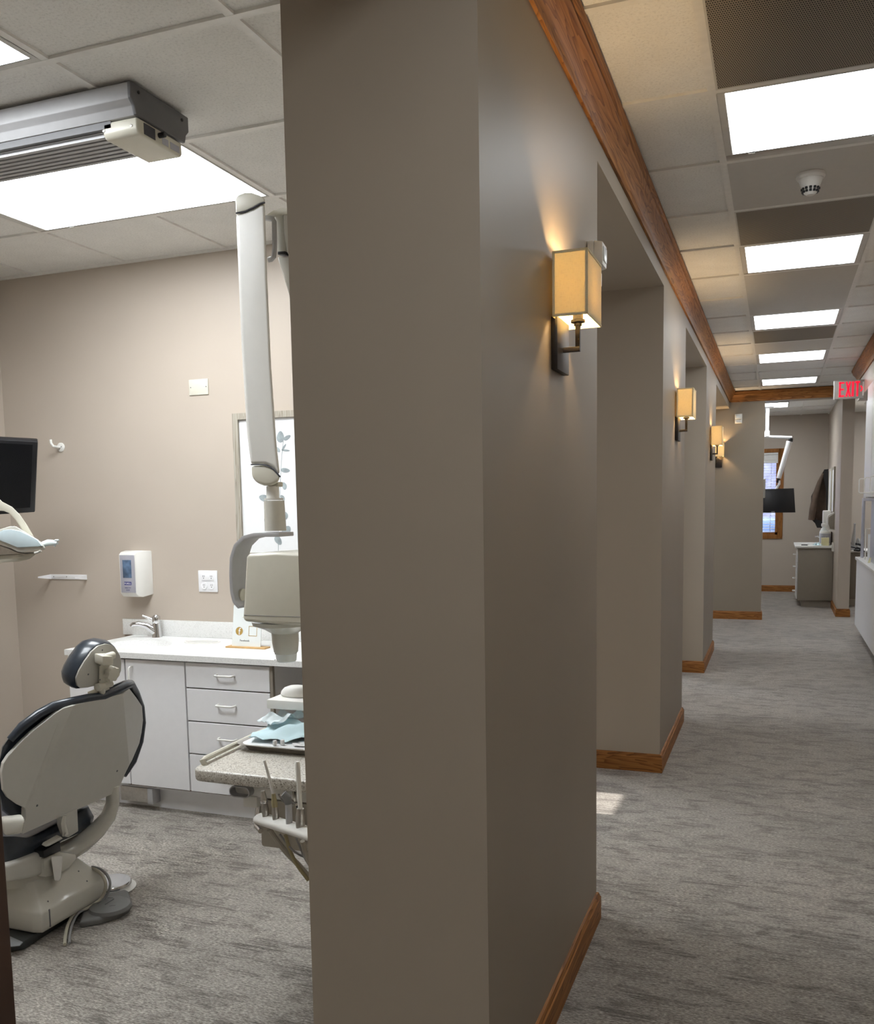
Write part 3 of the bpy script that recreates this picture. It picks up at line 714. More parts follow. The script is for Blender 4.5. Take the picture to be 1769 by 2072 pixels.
MB().lathe([(.022, 0), (.022, .002), (.012, .003), (0, .001)], (sk.x, sk.y, CT-.120)).build('drain', 'chrome', t2)
bx(at(253, 1270, Y=BY).x, capR, BY-.017, BY-.002, CT, CT+.083).build('backsplash', 'counter', t2, bevel=.002)
rg = [[(bn.x+(BA+a_)*math.cos(2*PI*k/40), bn.y+(BB+a_)*math.sin(2*PI*k/40), CT+dz) for k in range(40)] for a_, dz in ((.008, .0), (.007, .003), (.0, .004), (-.003, .0), (-.004, -.20))]
MB().loft(rg, cap=False).build('waste_ring', 'whitep', t2)
# knee space to the right
t3 = thing('knee_space_panel', 'taupe side and back panel of the open knee space right of the drawers', 'cabinet panel', (cE+.3, 3.7, 0))
MB().box(cE+.002, capR, BY-.03, BY-.004, .106, CT-.027).box(capR-.02, capR, FYc+.04, BY-.03, .106, CT-.027).build('panel', 'taupe', t3, smooth=False)
# faucet
fp = at(318, 1289, Z=CT); fp = Vector((fp.x, min(fp.y, BY-.045), CT))
t = thing('sink_faucet', 'chrome single lever faucet standing behind the moulded sink', 'faucet', fp)
MB().lathe([(.026, 0), (.024, .01), (.021, .045), (.020, .072), (0, .072)], fp).build('body', 'chrome', t)
MB().tube([fp+Vector(v) for v in ((-.004, -.004, .025), (-.04, -.025, .060), (-.075, -.045, .072), (-.10, -.058, .070), (-.108, -.062, .060))], .011, rs=[.020, .017, .013, .012, .011], n=14).build('spout', 'chrome', t)
MB().lathe([(.018, .072), (.021, .078), (.021, .104), (.014, .114), (0, .116)], fp).build('cap', 'chrome', t)
MB().tube([fp+Vector(v) for v in ((-.008, -.004, .084), (-.035, -.016, .100), (-.062, -.028, .112))], .006, rs=[.010, .007, .006]).build('lever', 'chrome', t)
# acrylic sign with print
sA = at(464, 1309, Z=CT); sB = at(543, 1312, Z=CT); sy = (sA.y+sB.y)/2; shh = .195; lean = .03
t = thing('acrylic_sign', 'white acrylic sign with gold round icon on bamboo foot beside x-ray head', 'sign', ((sA.x+sB.x)/2, sy, CT))
bx(sA.x-.004, sB.x+.002, sy-.03, sy+.02, CT, CT+.007).build('foot', 'bamboo', t, bevel=.001)
x0 = at(471, 1300, Y=sy).x; x1 = x0+.155; ln = Vector((0, lean/shh, 1)).normalized()
def sg(u, v, dn=0): return Vector((x0+u*(x1-x0), sy-.008, CT+.007))+ln*(v*shh)+Vector((0, -1, 0))*dn
pts = []
for (u, v, a0) in ((.06, .95, 90), (.94, .95, 0)):
    for k in range(5): 
        a_ = math.radians(a0+90-22.5*k) if a0 == 90 else math.radians(90-22.5*k)
        pts.append(sg(u, v)+Vector((math.cos(a_)*.009, 0, math.sin(a_)*.009)))
MB().prism([sg(0, 0)]+pts+[sg(1, 0)], (0, .004, 0)).build('acrylic_sheet', 'frosted', t, smooth=False)
def disc(name, u, v, r, mat, n=28, rin=0, d=.0006, lift=.0002):
    mb = MB(); cc = sg(u, v, lift)
    L = [[cc+Vector((math.cos(2*PI*k/n)*rr, -dd, 0))+ln*(math.sin(2*PI*k/n)*rr) for k in range(n)] for rr, dd in (((r, 0), (r, d), (rin or .0001, d), (rin or .0001, 0)))]
    mb.loft(L, cap=False).build(name, mat, t, smooth=False)
disc('round_icon', .24, .36, .0195, 'gold')
text('icon_letter', 'f', 'white', t, sg(.25, .275, .0014), (1, 0, 0), ln, .046, .0003)
mb = MB()   # outlined camera icon
def rrect(u, v, hw_, r):
    P_ = []
    for sx_, sz_, a0 in ((1, 1, 0), (-1, 1, 90), (-1, -1, 180), (1, -1, 270)):
        for k in range(5): a_ = math.radians(a0+22.5*k); P_.append((sx_*(hw_-r)+math.cos(a_)*r, sz_*(hw_-r)+math.sin(a_)*r))
    return [sg(u, v)+Vector((a_, 0, 0))+ln*b_ for a_, b_ in P_]
o1 = rrect(.27, .78, .0175, .006); o2 = rrect(.27, .78, .0158, .0045)
L = [o1, [p_+Vector((0, -.0008, 0)) for p_ in o1], [p_+Vector((0, -.0008, 0)) for p_ in o2], o2]
MB().loft(L, cap=False).build('square_icon', 'gold', t, smooth=False)
disc('icon_ring', .27, .78, .0098, 'gold', rin=.0082)
mb = MB().add([sg(.10, .585, .0006), sg(.90, .575, .0006), sg(.90, .580, .0006), sg(.10, .590, .0006)], [(0, 1, 2, 3)]); mb.build('divider_line', 'linegrey', t, smooth=False)
o1 = [sg(.57, .25), sg(.86, .25), sg(.86, .49), sg(.57, .49)]; o2 = [sg(.585, .262), sg(.845, .262), sg(.845, .478), sg(.585, .478)]
MB().loft([o1, [p_+Vector((0, -.0008, 0)) for p_ in o1], [p_+Vector((0, -.0008, 0)) for p_ in o2], o2], cap=False).build('gold_square_outline', 'gold', t, smooth=False)
text('lettering', 'Facebook', 'ink', t, sg(.44, .115, .0004), (1, 0, 0), ln, .0135, .0002)
# toe kick dispenser box
a = at(244, 1597, Y=FYc+.03); b = at(300, 1626, Y=FYc+.03)
t = thing('toe_kick_control', 'brushed metal foot control box under the white cabinet doors', 'foot control', ((a.x+b.x)/2, FYc+.05, .02))
bx(a.x, b.x-.0, FYc+.03, FYc+.084, .035, .104).build('metal_cover', 'steel', t, bevel=.002)
bx(b.x, b.x+.03, FYc+.026, FYc+.084, .030, .104).build('end_cap', 'alu', t, bevel=.003)
# ================================================================== DENTAL CHAIR (faces the left wall)
root = thing('dental_chair', 'reclining dental chair with navy upholstery and grey back shell', 'dental chair', (-2.45, 2.33, 0))
BN = Vector((1, 0, -.26)).normalized()          # outward normal of the back of the backrest
BP = Vector((-2.165, 2.33, .60))
def bp(px, py, off=0): return onplane(px, py, BP+BN*off, BN)
shell_px = [(128, 1433), (152, 1426.5), (200, 1415), (249, 1403.6), (262, 1393), (276, 1411), (288, 1429), (290, 1457), (287, 1482), (282.5, 1504), (268, 1538), (253, 1567), (238.4, 1602),
            (157.7, 1638), (46, 1688), (53, 1651), (51, 1636), (33, 1627), (16, 1615), (7, 1600), (3.7, 1563), (7, 1545), (16.5, 1530), (40, 1504), (62.4, 1482.5), (88, 1462), (113.7, 1442)]
# the shell is a shallow faceted pan: both wings fold forward from two crease lines
def side(p, a, b): return (b[0]-a[0])*(p[1]-a[1])-(b[1]-a[1])*(p[0]-a[0])
cL = ((150, 1427), (55, 1627)); cR = ((249, 1404), (262, 1545))
import bisect
def shellpt(px, py):
    q = bp(px, py); dl = 0
    # signed distance from creases measured in the plane
    for (p_, q_), sgn, k in ((cL, 1, .34), (cR, -1, .40)):
        A_, B_ = bp(*p_), bp(*q_); d = (B_-A_).normalized(); nn = d.cross(BN); dist = (q-A_).dot(nn)
        ref = (bp(120, 1540)-A_).dot(nn) if sgn == 1 else (bp(200, 1500)-A_).dot(nn)
        s_ = dist*(1 if ref < 0 else -1)
        if sgn == 1:
            if s_ > 0: dl = max(dl, s_*k)
        else:
            if s_ > 0: dl = max(dl, s_*k)
    return onplane(px, py, BP-BN*dl, BN)
def poly_shell(pxs, creases, off_front, thick, name, mat, fn, bevel=.004):
    bm = bmesh.new(); vs_ = [bm.verts.new(fn(x, y)) for x, y in pxs]
    f = bm.faces.new(vs_)
    bm.normal_update()
    mb = MB(); bm.free()
    return mb
# split the outline at the creases so each facet is flat
Lp = [(128, 1433), (150, 1427), (55, 1627)] 
left_f = [(150, 1427), (128, 1433), (113.7, 1442), (88, 1462), (62.4, 1482.5), (40, 1504), (16.5, 1530), (7, 1545), (3.7, 1563), (7, 1600), (16, 1615), (33, 1627), (49, 1634.5), (52, 1640)]
mid_f = [(150, 1427), (52, 1640), (53, 1655), (46, 1688), (157.7, 1638), (238.4, 1602), (253, 1567), (262, 1549), (249, 1403.6), (200, 1415)]
right_f = [(249, 1403.6), (262, 1549), (268, 1538), (282.5, 1504), (287, 1482), (290, 1457), (288, 1429), (276, 1411), (262, 1393)]
sh = MB()
for poly in (left_f, mid_f, right_f):
    pts = [shellpt(*p) for p in poly]; sh.v += pts; o_ = len(sh.v)-len(pts); sh.f.append(tuple(range(o_, o_+len(pts))))
so = sh.build('back_shell', 'greyshell', root, smooth=False)
sm = so.modifiers.new('thickness', 'SOLIDIFY'); sm.thickness = .022; sm.offset = -1
bv = so.modifiers.new('edge', 'BEVEL'); bv.width = .003; bv.segments = 2; bv.limit_method = 'ANGLE'; bv.angle_limit = math.radians(50)
pad_px = [(104, 1421), (140, 1412), (176, 1404), (205, 1398), (235, 1383), (250, 1377), (262, 1375), (273, 1383), (282, 1402), (289, 1424), (291, 1455), (289, 1485), (283, 1512), (270, 1548), (249, 1571), (238, 1590),
          (150, 1630), (60, 1668), (38, 1656), (20, 1652), (4, 1640), (-2, 1610), (-4, 1575), (-3, 1540), (3, 1512), (22, 1484), (46, 1460), (73, 1438)]
pl = []
cen = bp(140, 1530, -.03)
def ring(off, scale, lift=0):
    out = []
    for x, y in pad_px:
        q = bp(x, y, off+lift); fold = shellpt(x, y)-bp(x, y); q = q+fold
        out.append(cen+BN*(off+.03)+(q-cen-BN*(off+.03))*scale)
    return out
pb = MB().loft([ring(-.020, .93), ring(-.022, .985), ring(-.035, 1.0), ring(-.06, 1.0), ring(-.085, .97), ring(-.095, .90)])
pb.build('back_cushion', 'navy', root, ang=60)
# piping roll along the top edge of the cushion
tp = [bp(x, y, -.014) + (shellpt(x, y)-bp(x, y)) for x, y in ((20, 1497), (45, 1470), (78, 1445), (108, 1429), (145, 1420), (178, 1413), (208, 1409), (235, 1397), (252, 1388), (264, 1384), (276, 1402), (286, 1430), (289, 1462), (284, 1500), (270, 1540), (252, 1570))]
MB().tube(tp, .014, 12, rs=[.012]+[.0155]*9+[.012]*5+[.008]).build('edge_roll', 'navy', root)
for x, y in ((75, 1630), (237, 1560)):
    MB().lathe([(.004, 0), (.004, .001), (0, .0015)], shellpt(x, y), BN, 10).build('screw', 'dgrey', root)
# headrest
HP = Vector((-2.135, 2.33, .86)); HN = Vector((1, -.10, -.22)).normalized()
def hp(px, py, off=0): return onplane(px, py, HP+HN*off, HN)
hs = [(154, 1380), (153.5, 1371), (158.8, 1357), (170, 1337.6), (183.8, 1318.4), (197, 1307), (212.6, 1302.6), (224, 1304), (233.7, 1312.7), (241.4, 1326), (244.3, 1341.5), (243.4, 1357), (238, 1370), (226, 1378), (197, 1385.5), (176, 1390.5), (161.7, 1392), (156, 1387.6)]
A_ = [hp(*p) for p in hs]; hc = sum(A_, Vector())/len(A_)
MB().loft([[hc+(p-hc)*.9+HN*.006 for p in A_], [p+HN*.003 for p in A_], [p-HN*.012 for p in A_]]).build('headrest_shell', 'greyshell', root, ang=50)
def hr(off, s): return [hc+(p-hc)*s-HN*off for p in A_]
MB().loft([hr(.004, .98), hr(.003, 1.03), hr(.010, 1.075), hr(.030, 1.10), hr(.055, 1.07), hr(.070, .98), hr(.078, .7)]).build('headrest_cushion', 'navy', root, ang=60)
for x, y in ((207, 1315.5), (178.5, 1364.5)): MB().lathe([(.0028, 0), (.0028, .001), (0, .0015)], hp(x, y, .007), HN, 10).build('screw', 'dgrey', root)
U = Vector((0, 1, 0)); 
def blk(name, pxa, pxb, pya, pyb, off0, off1, mat='cream', bev=.004):
    a = [hp(pxa, pya, off0), hp(pxb, pya, off0), hp(pxb, pyb, off0), hp(pxa, pyb, off0)]
    return MB().prism(a, HN*(off1-off0)).build(name, mat, root, bevel=bev)
blk('headrest_plate', 199, 225, 1338, 1383, .012, .020)
blk('pivot_block', 190, 213, 1321, 1341, .010, .050, bev=.006)
MB().cyl(hp(210, 1331, .035), hp(230, 1325, .035), .0125).build('pivot_barrel', 'cream', root, bevel=.002)
kc = hp(222, 1362, .030); ku = (hp(240, 1362, .03)-hp(222, 1362, .03)).normalized(); kv = HN.cross(ku).normalized()
def knob(r, off): return [kc+HN*off+ku*math.cos(2*PI*k/56)*r*(1+.10*math.cos(7*2*PI*k/56))+kv*math.sin(2*PI*k/56)*r*(1+.10*math.cos(7*2*PI*k/56)) for k in range(56)]
MB().loft([knob(.0245, 0), knob(.0255, .003), knob(.0255, .017), knob(.024, .020)]).build('adjuster_knob', 'cream', root, ang=50)
for y in (1346, 1375.5): MB().lathe([(.0025, 0), (.0025, .001), (0, .0012)], hp(202, y, .020), HN, 10).build('screw', 'dgrey', root)
nb = bp(204, 1402, -.03)
MB().cyl(hp(196, 1391, .018), hp(210, 1389, .018), .0135).tube([hp(204, 1390, .02), hp(206, 1400, .012), nb], .011, rs=[.013, .012, .010]).build('lower_pivot', 'cream', root)
MB().cyl(hp(211, 1388, .020), hp(226, 1383, .020), .011).build('pivot_barrel', 'cream', root, bevel=.002)
ga = [bp(x, y, -.003) for x, y in ((183, 1408), (194, 1411), (214, 1409.5), (229, 1401.5), (222, 1396), (208, 1398))]
ga = [p-BN*.012+Vector((0, 0, .004)) for p in ga]
MB().prism(ga, (0, 0, .006)).build('headrest_slot_plate', 'cream', root, bevel=.001)
# hinge strap under the shell
st_ = [bp(157, 1636, .004), bp(124, 1652, .004), bp(124, 1672, .010), bp(131, 1693, .012), bp(139, 1695, .010), bp(159, 1682, .006)]
MB().prism(st_, -BN*.02).build('back_hinge', 'greyshell', root, bevel=.003)
MB().tube([bp(131, 1650, .012), bp(128, 1665, .016), bp(131, 1680, .018), bp(132, 1688, .018)], .010, rs=[.007, .010, .011, .012], flat=(.8, 1)).build('hinge_arm', 'creamg', root)
MB().lathe([(.006, 0), (.006, .004), (.003, .005), (0, .005)], bp(131.5, 1688.5, .028), BN, 16).build('hinge_bolt', 'steel', root)
MB().prism([bp(124, 1693, .012), bp(96, 1709, .012), bp(93, 1714, .012), bp(100, 1712, .012), bp(128, 1697, .012)], -BN*.02).build('link_bar', 'creamg', root, bevel=.002)
# seat cushion, its back edge shows below the shell
SX = -2.30
sc_ = [at(x, y, X=SX) for x, y in ((0, 1692), (30, 1695), (60, 1688), (110, 1664), (160, 1636), (178, 1630), (189, 1650), (186, 1663), (160, 1684), (120, 1702), (90, 1722), (60, 1737), (12, 1750), (0, 1752))]
cs_ = sum(sc_, Vector())/len(sc_)
def sr(dx, s): return [cs_+(p-cs_)*s+Vector((dx, 0, 0)) for p in sc_]
MB().loft([sr(.02, .80), sr(.012, .95), sr(0, 1), sr(-.06, 1.02), sr(-.30, 1.02), sr(-.45, 1.0), sr(-.52, .9)]).build('seat_cushion', 'navy', root, ang=60)
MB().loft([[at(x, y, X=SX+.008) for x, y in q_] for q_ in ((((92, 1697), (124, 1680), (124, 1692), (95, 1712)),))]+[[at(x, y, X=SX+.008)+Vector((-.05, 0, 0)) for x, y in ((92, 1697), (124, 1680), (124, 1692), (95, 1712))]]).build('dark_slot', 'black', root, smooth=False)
# near armrest block, far armrest tube
a_ = [at(x, y, Y=2.06) for x, y in ((2, 1660), (53, 1655), (46, 1690), (9, 1694))]
MB().prism(a_, (-.05, .035, 0)).build('armrest', 'creamg', root, bevel=.013, seg=4)
tb = [at(228, 1590, Y=2.56), at(228, 1625, Y=2.56), at(219, 1652, Y=2.54), at(196, 1680, Y=2.50), at(165, 1706, Y=2.46), at(135, 1722, Y=2.42), at(112, 1730, Y=2.38)]
MB().tube(tb, .03, 18, rs=[.024, .026, .029, .033, .038, .040, .036], flat=(1.0, .8)).build('armrest', 'creamg', root)
# underframe
MB().prism([at(x, y, X=-2.26) for x, y in ((88, 1722), (55, 1735), (10, 1752), (12, 1787), (50, 1780), (88, 1770))], (-.35, 0, 0)).build('seat_frame', 'greyshell', root, bevel=.012, seg=3)
MB().prism([at(x, y, X=-2.25) for x, y in ((89, 1737), (120, 1722), (154, 1728), (156, 1738), (140, 1757), (112, 1772), (90, 1776))], (-.22, 0, 0)).build('lift_head', 'creamg', root, bevel=.006)
MB().prism([at(x, y, X=-2.24) for x, y in ((88, 1722), (122, 1702), (124, 1722), (90, 1736))], (-.12, 0, 0)).build('gap_shade_block', 'black', root, bevel=.003)  # black block stands in for the shade in the gap below the seat
MB().loft([[at(x, y, X=-2.215+q_) for x, y in ((103, 1733), (127, 1731), (126, 1745), (123, 1778), (119, 1783), (110, 1782), (108, 1768))] for q_ in (0, -.028)]).build('release_lever', 'whitep', root, bevel=.005)
MB().lathe([(.16, 0), (.15, .03), (.11, .05), (.0, .055)], (-2.42, 2.30, .170)).build('turntable', 'creamg', root)
MB().lathe([(.13, 0), (.13, .012), (0, .012)], (-2.40, 2.32, .163)).build('turntable_recess', 'black', root)
# base housing: front end and back cover with chamfered shoulders
def bz(px, py, z): return at(px, py, Z=z)
X1b, Xm = -2.205, -2.30
def base_loop(z, x1, y0, y1, ch): return [Vector(v) for v in ((-3.1, y0, z), (x1-ch, y0, z), (x1, y0+ch*.35, z), (x1, y1-ch*.3, z), (x1-ch, y1, z), (-3.1, y1, z))]
MB().loft([base_loop(.035, -2.212, 2.165, 2.475, .03), base_loop(.048, -2.205, 2.160, 2.48, .03), base_loop(.105, -2.205, 2.160, 2.48, .03), base_loop(.182, -2.275, 2.205, 2.435, .03), base_loop(.188, -2.29, 2.215, 2.425, .03)]).build('base_housing', 'creamg', root, bevel=.006, seg=3, ang=50)
MB().loft([[Vector((-2.2035, 2.20+.0, .046)), Vector((-2.2035, 2.205, .046)), Vector((-2.2035, 2.205, .106)), Vector((-2.2035, 2.20, .106))], [Vector((-2.2055, 2.20, .046)), Vector((-2.2055, 2.205, .046)), Vector((-2.2055, 2.205, .106)), Vector((-2.2055, 2.20, .106))]]).build('cover_seam', 'dgrey', root, smooth=False)
for x, y in ((97, 1824), (176, 1783), (159, 1763)): 
    q = onplane(x, y, (-2.24, 2.3, .143), Vector((.77, 0, .7))); MB().lathe([(.003, 0), (.003, .001), (0, .0012)], q, (.77, 0, .7), 10).build('screw', 'dgrey', root)
fpx = [at(x, y, Z=0.0) for x, y in ((18, 1929), (48, 1924), (80, 1903), (145, 1862), (210, 1812))]
MB().prism([Vector((-3.2, fpx[0].y-.03, .001)), fpx[0]+Vector((0, -.0, .001)), fpx[1]+Vector((0, 0, .001)), fpx[2]+Vector((0, 0, .001)), fpx[3]+Vector((0, 0, .001)), fpx[4]+Vector((0, 0, .001)), Vector((-2.3, 2.6, .001)), Vector((-3.2, 2.6, .001))], (0, 0, .030)).build('floor_plate', 'matg', root, bevel=.008)
MB().prism([at(x, y, Z=.031) for x, y in ((18, 1895), (47, 1908), (40, 1915), (18, 1917))], (0, 0, .004)).build('tread_pad', 'grey', root, bevel=.002)
# cables of the chair
def path(pts, r, name, mat, par, n=10):
    # smooth Catmull-Rom
    P_ = [Vector(p) for p in pts]; P_ = [P_[0]*2-P_[1]]+P_+[P_[-1]*2-P_[-2]]; out = []
    for i in range(1, len(P_)-2):
        for k in range(6):
            s_ = k/6; a, b, c_, d = P_[i-1], P_[i], P_[i+1], P_[i+2]
            out.append(.5*((2*b)+(c_-a)*s_+(2*a-5*b+4*c_-d)*s_*s_+(3*b-a-3*c_+d)*s_**3))
    out.append(P_[-2]); return MB().tube(out, r, n).build(name, mat, par)
cab = [at(178, 1756, Z=.14), at(196, 1761, Z=.14), at(210, 1776, Z=.12), at(214, 1795, Z=.09), at(204, 1819, Z=.05), at(180, 1836, Z=.035), at(152, 1848, Z=.030), at(139, 1868, Z=.02), at(133, 1890, Z=.012), at(131, 1911, Z=.008)]
path(cab, .0055, 'power_cable', 'cablecr', root); path([p+Vector((.008, .012, 0)) for p in cab], .0045, 'power_cable', 'hoseg', root)

# grey foot switch and round foot control on the floor
pp = [at(x, y, Z=0) for x, y in ((161, 1878), (200, 1872), (240, 1860), (262, 1846), (268, 1835), (260, 1814), (255, 1812), (205, 1822), (172, 1840))]
pc = sum(pp, Vector())/len(pp); pc.z = 0
t = thing('foot_switch', 'matte grey triangular foot switch on carpet beside the chair base', 'foot switch', pc)
MB().loft([[p+Vector((0, 0, .001)) for p in pp], [p+Vector((0, 0, .018)) for p in pp], [pc+(p-pc)*.93+Vector((0, 0, .026)) for p in pp]]).build('housing', 'pedal', t, bevel=.003)
pd = at(222, 1828, Z=.04); 
MB().lathe([(.072, -.016), (.068, -.004), (.055, .004), (0, .006)], pd).build('dome', 'pedal', t)
for a_, l_ in ((.4, .045), (2.2, .02), (-.6, .02), (3.6, .02)):
    q = pd+Vector((math.cos(a_)*.035, math.sin(a_)*.035, .0045)) if l_ < .04 else pd+Vector((0, 0, .0065))
    d = Vector((math.cos(a_+1.2), math.sin(a_+1.2), 0)); MB().tube([q-d*l_/2, q+d*l_/2], .0015, 6).build('arrow_mark', 'dgrey', t)
dc = at(224, 1783, Z=.03)
t = thing('foot_control', 'round chrome disc foot control on a white pad on the carpet', 'foot control', Vector((dc.x, dc.y, 0)))
dcc = Vector((dc.x, dc.y, 0))
MB().lathe([(.088, .001), (.090, .006), (.084, .010), (0, .010)], dcc+Vector((.0, .0, 0)), n=40).build('base_pad', 'whitep', t)
MB().lathe([(.072, .012), (.074, .016), (.074, .024), (.070, .030), (.03, .034), (0, .035)], dcc, n=40).build('metal_disc', 'chrome', t)

# ================================================================== CEILING TRACK with housing
t = thing('ceiling_track', 'grey ceiling track rail for the dental light at upper left', 'ceiling track', (-2.8, 2.33, 2.5))
ZT = 2.632
cY0 = at(262, 162, Z=ZT).y+.02; 
e0 = at(262, 162, Z=ZT); e1 = at(382, 238, Z=ZT)
Yn, Yf_, Xe = e0.y, e1.y, (e0.x+e1.x)/2
zl = at(265, 200, X=Xe).z
pr = [(Yn, ZT), (Yn, ZT-.045), (Yn+.015, ZT-.060), (Yn+.022, ZT-.085), (Yf_-.022, ZT-.085), (Yf_-.015, ZT-.060), (Yf_, ZT-.045), (Yf_, ZT)]
MB().loft([[Vector((Xe, y, z)) for y, z in pr], [Vector((Xe-.012, y, z)) for y, z in pr]]).build('end_cap', 'dgrey', t, bevel=.003)
MB().loft([[Vector((Xe-.012, y+(.004 if y < 2.4 else -.004), z)) for y, z in pr], [Vector((-3.93, y+(.004 if y < 2.4 else -.004), z)) for y, z in pr]]).build('rail_body', 'alu', t, bevel=.002)
for yy_, zz_ in ((Yn+.035, ZT-.02), (Yf_-.035, ZT-.02)): MB().lathe([(.005, 0), (.005, .002), (0, .002)], (Xe, yy_, zz_), (1, 0, 0), 12).build('screw', 'black', t)
mb = MB()
mb.box(-3.93, Xe-.10, Yn+.03, Yn+.045, ZT-.105, ZT-.085)
mb.build('lower_lip', 'dgrey', t, smooth=False)
mb = MB(); nr = 7
for k in range(nr): yq = Yn+.052+k*(Yf_-Yn-.104)/nr; mb.box(-3.93, Xe-.10, yq, yq+.014, ZT-.118, ZT-.085)
mb.box(-3.93, Xe-.10, Yn+.045, Yf_-.045, ZT-.108, ZT-.0855)
mb.build('ribbed_underside', 'alu', t, smooth=False)
hb = [(Yn+.030, ZT-.087), (Yn+.030, ZT-.122), (Yn+.042, ZT-.134), (Yf_-.04, ZT-.134), (Yf_-.03, ZT-.124), (Yf_-.03, ZT-.087)]
xh = Xe-.006; t_w = .125
MB().loft([[Vector((xh, y, z)) for y, z in hb], [Vector((xh-t_w, y, z)) for y, z in hb]]).build('control_housing', 'cream', t, bevel=.010, seg=3)
bx(xh+.0002, xh+.0012, Yn+.06, Yn+.112, ZT-.126, ZT-.094).build('dark_label', 'ink', t, smooth=False)
for k, (yq, wq) in enumerate(((Yn+.145, .03), (Yn+.185, .045))): bx(xh+.0002, xh+.001, yq, yq+wq, ZT-.124, ZT-.104).build('printed_label', 'silver', t, smooth=False)
MB().cyl((xh, Yn+.132, ZT-.105), (xh+.022, Yn+.132, ZT-.105), .008).build('switch_knob', 'black', t, bevel=.001)
for xq in (.02, .12): MB().lathe([(.004, 0), (.004, .002), (0, .003)], (xh-xq, Yn+.030, ZT-.11), (0, -1, 0), 12).build('screw', 'steel', t)

# ================================================================== MONITOR at the left
TR, BR = at(77, 894, Y=3.27), at(71, 1037, Y=3.36)
TL, BL = at(-150, 882, Y=2.95), at(-156, 1052, Y=3.04)
ux = (TR-TL).normalized(); uy = (TR-BR).normalized(); nn = uy.cross(ux).normalized()
if nn.dot(Vector((0, 0, CAMH))-TR) < 0: nn = -nn
t = thing('wall_monitor', 'black flat monitor at the left edge behind the dental light', 'monitor', BL)
MB().prism([TL, TR, BR, BL], -nn*.045).build('housing', 'black', t, bevel=.006)
wv, hv = (TR-TL), (TR-BR); iw, ih = .022/wv.length, .026/hv.length
q = [TL+ux*.02-uy*.016, TR-ux*.022-uy*.016, BR-ux*.022+uy*.026, BL+ux*.02+uy*.026]
MB().prism([p+nn*.001 for p in q], -nn*.002).build('screen', 'screen', t, smooth=False)
ma = (TL+BR)/2-nn*.045
MB().tube([ma, ma-nn*.12, ma-nn*.15+Vector((0, 0, .30)), Vector((ma.x-.2, ma.y-.1, 2.60))], .02).build('arm', 'black', t)

# ================================================================== DENTAL LIGHT head at the left
LY = 2.42
def lp(px, py, dy=0): return at(px, py, Y=LY+dy)
t = thing('dental_light', 'cream dental operating light head on a curved arm at left edge', 'dental light', lp(10, 1140))
y0_ = [(-60, 1085), (0, 1071), (20, 1065), (31, 1065), (50, 1076), (72, 1090), (84, 1098), (92, 1108)]
top_ = y0_; botm = [(91, 1112), (80, 1113), (45, 1118), (36, 1117), (20, 1108), (0, 1101), (-60, 1095)]
MB().prism([lp(*p) for p in y0_+botm], (-.115, .115, 0)).build('light_head', 'creamg', t, bevel=.006, seg=3)
cv = [(-60, 1092), (0, 1076), (10, 1072), (25, 1071), (42, 1074), (62, 1083), (78, 1092), (88, 1105), (60, 1107), (38, 1108), (18, 1100), (0, 1093), (-60, 1100)]
MB().prism([lp(x, y, -.001) for x, y in cv], (0, -.006, 0)).build('curved_cover', 'cyan', t, bevel=.003)
MB().prism([lp(x, y, .02) for x, y in ((-60, 1100), (0, 1104), (18, 1110), (36, 1118), (54, 1120), (5, 1123), (-60, 1125))], (-.07, .07, 0)).build('reflector', 'steel', t, bevel=.002)
MB().prism([lp(x, y, .03) for x, y in ((-60, 1124), (5, 1123), (54, 1120), (78, 1118), (60, 1131), (40, 1136), (0, 1139), (-60, 1139))], (-.085, .085, 0)).build('clear_shield', 'cream', t, bevel=.004)
MB().loft([[lp(x, y, dy) for x, y, dy in q_] for q_ in (
    [(-60, 990, .05), (-60, 1003, .05), (-60, 1003, .10), (-60, 990, .10)], [(-6, 1004, .05), (-4, 1033, .05), (-4, 1033, .10), (-6, 1004, .10)], [(4, 1015, .05), (8, 1034, .05), (8, 1034, .10), (4, 1015, .10)], [(25, 1026, .05), (18, 1038, .05), (18, 1038, .10), (25, 1026, .10)],
    [(40, 1041, .05), (30, 1050, .05), (30, 1050, .10), (40, 1041, .10)], [(56, 1064, .05), (44, 1071, .05), (44, 1071, .10), (56, 1064, .10)], [(69, 1087, .05), (50, 1081, .05), (50, 1081, .10), (69, 1087, .10)])]).build('yoke_arm', 'cream', t, bevel=.004)
hd = MB(); hd.tube([lp(88, 1101, .05), lp(97, 1098, .05), (lp(106, 1098, .05)), lp(116, 1099, .05)], .010, rs=[.010, .011, .010, .005]); hd.tube([lp(106, 1096, .05), lp(113, 1093, .05), lp(119, 1093, .05)], .003); hd.tube([lp(110, 1101, .05), lp(111, 1106, .05)], .003)
hd.build('wrapped_handle', 'glove', t)
MB().tube([lp(71, 1119), lp(78, 1117), lp(83, 1114)], .004).build('lower_clip', 'whitep', t)
MB().cyl(lp(-60, 996, .075), Vector((lp(-60, 996).x, LY+.075, 2.52)), .02).build('drop_pole', 'cream', t)

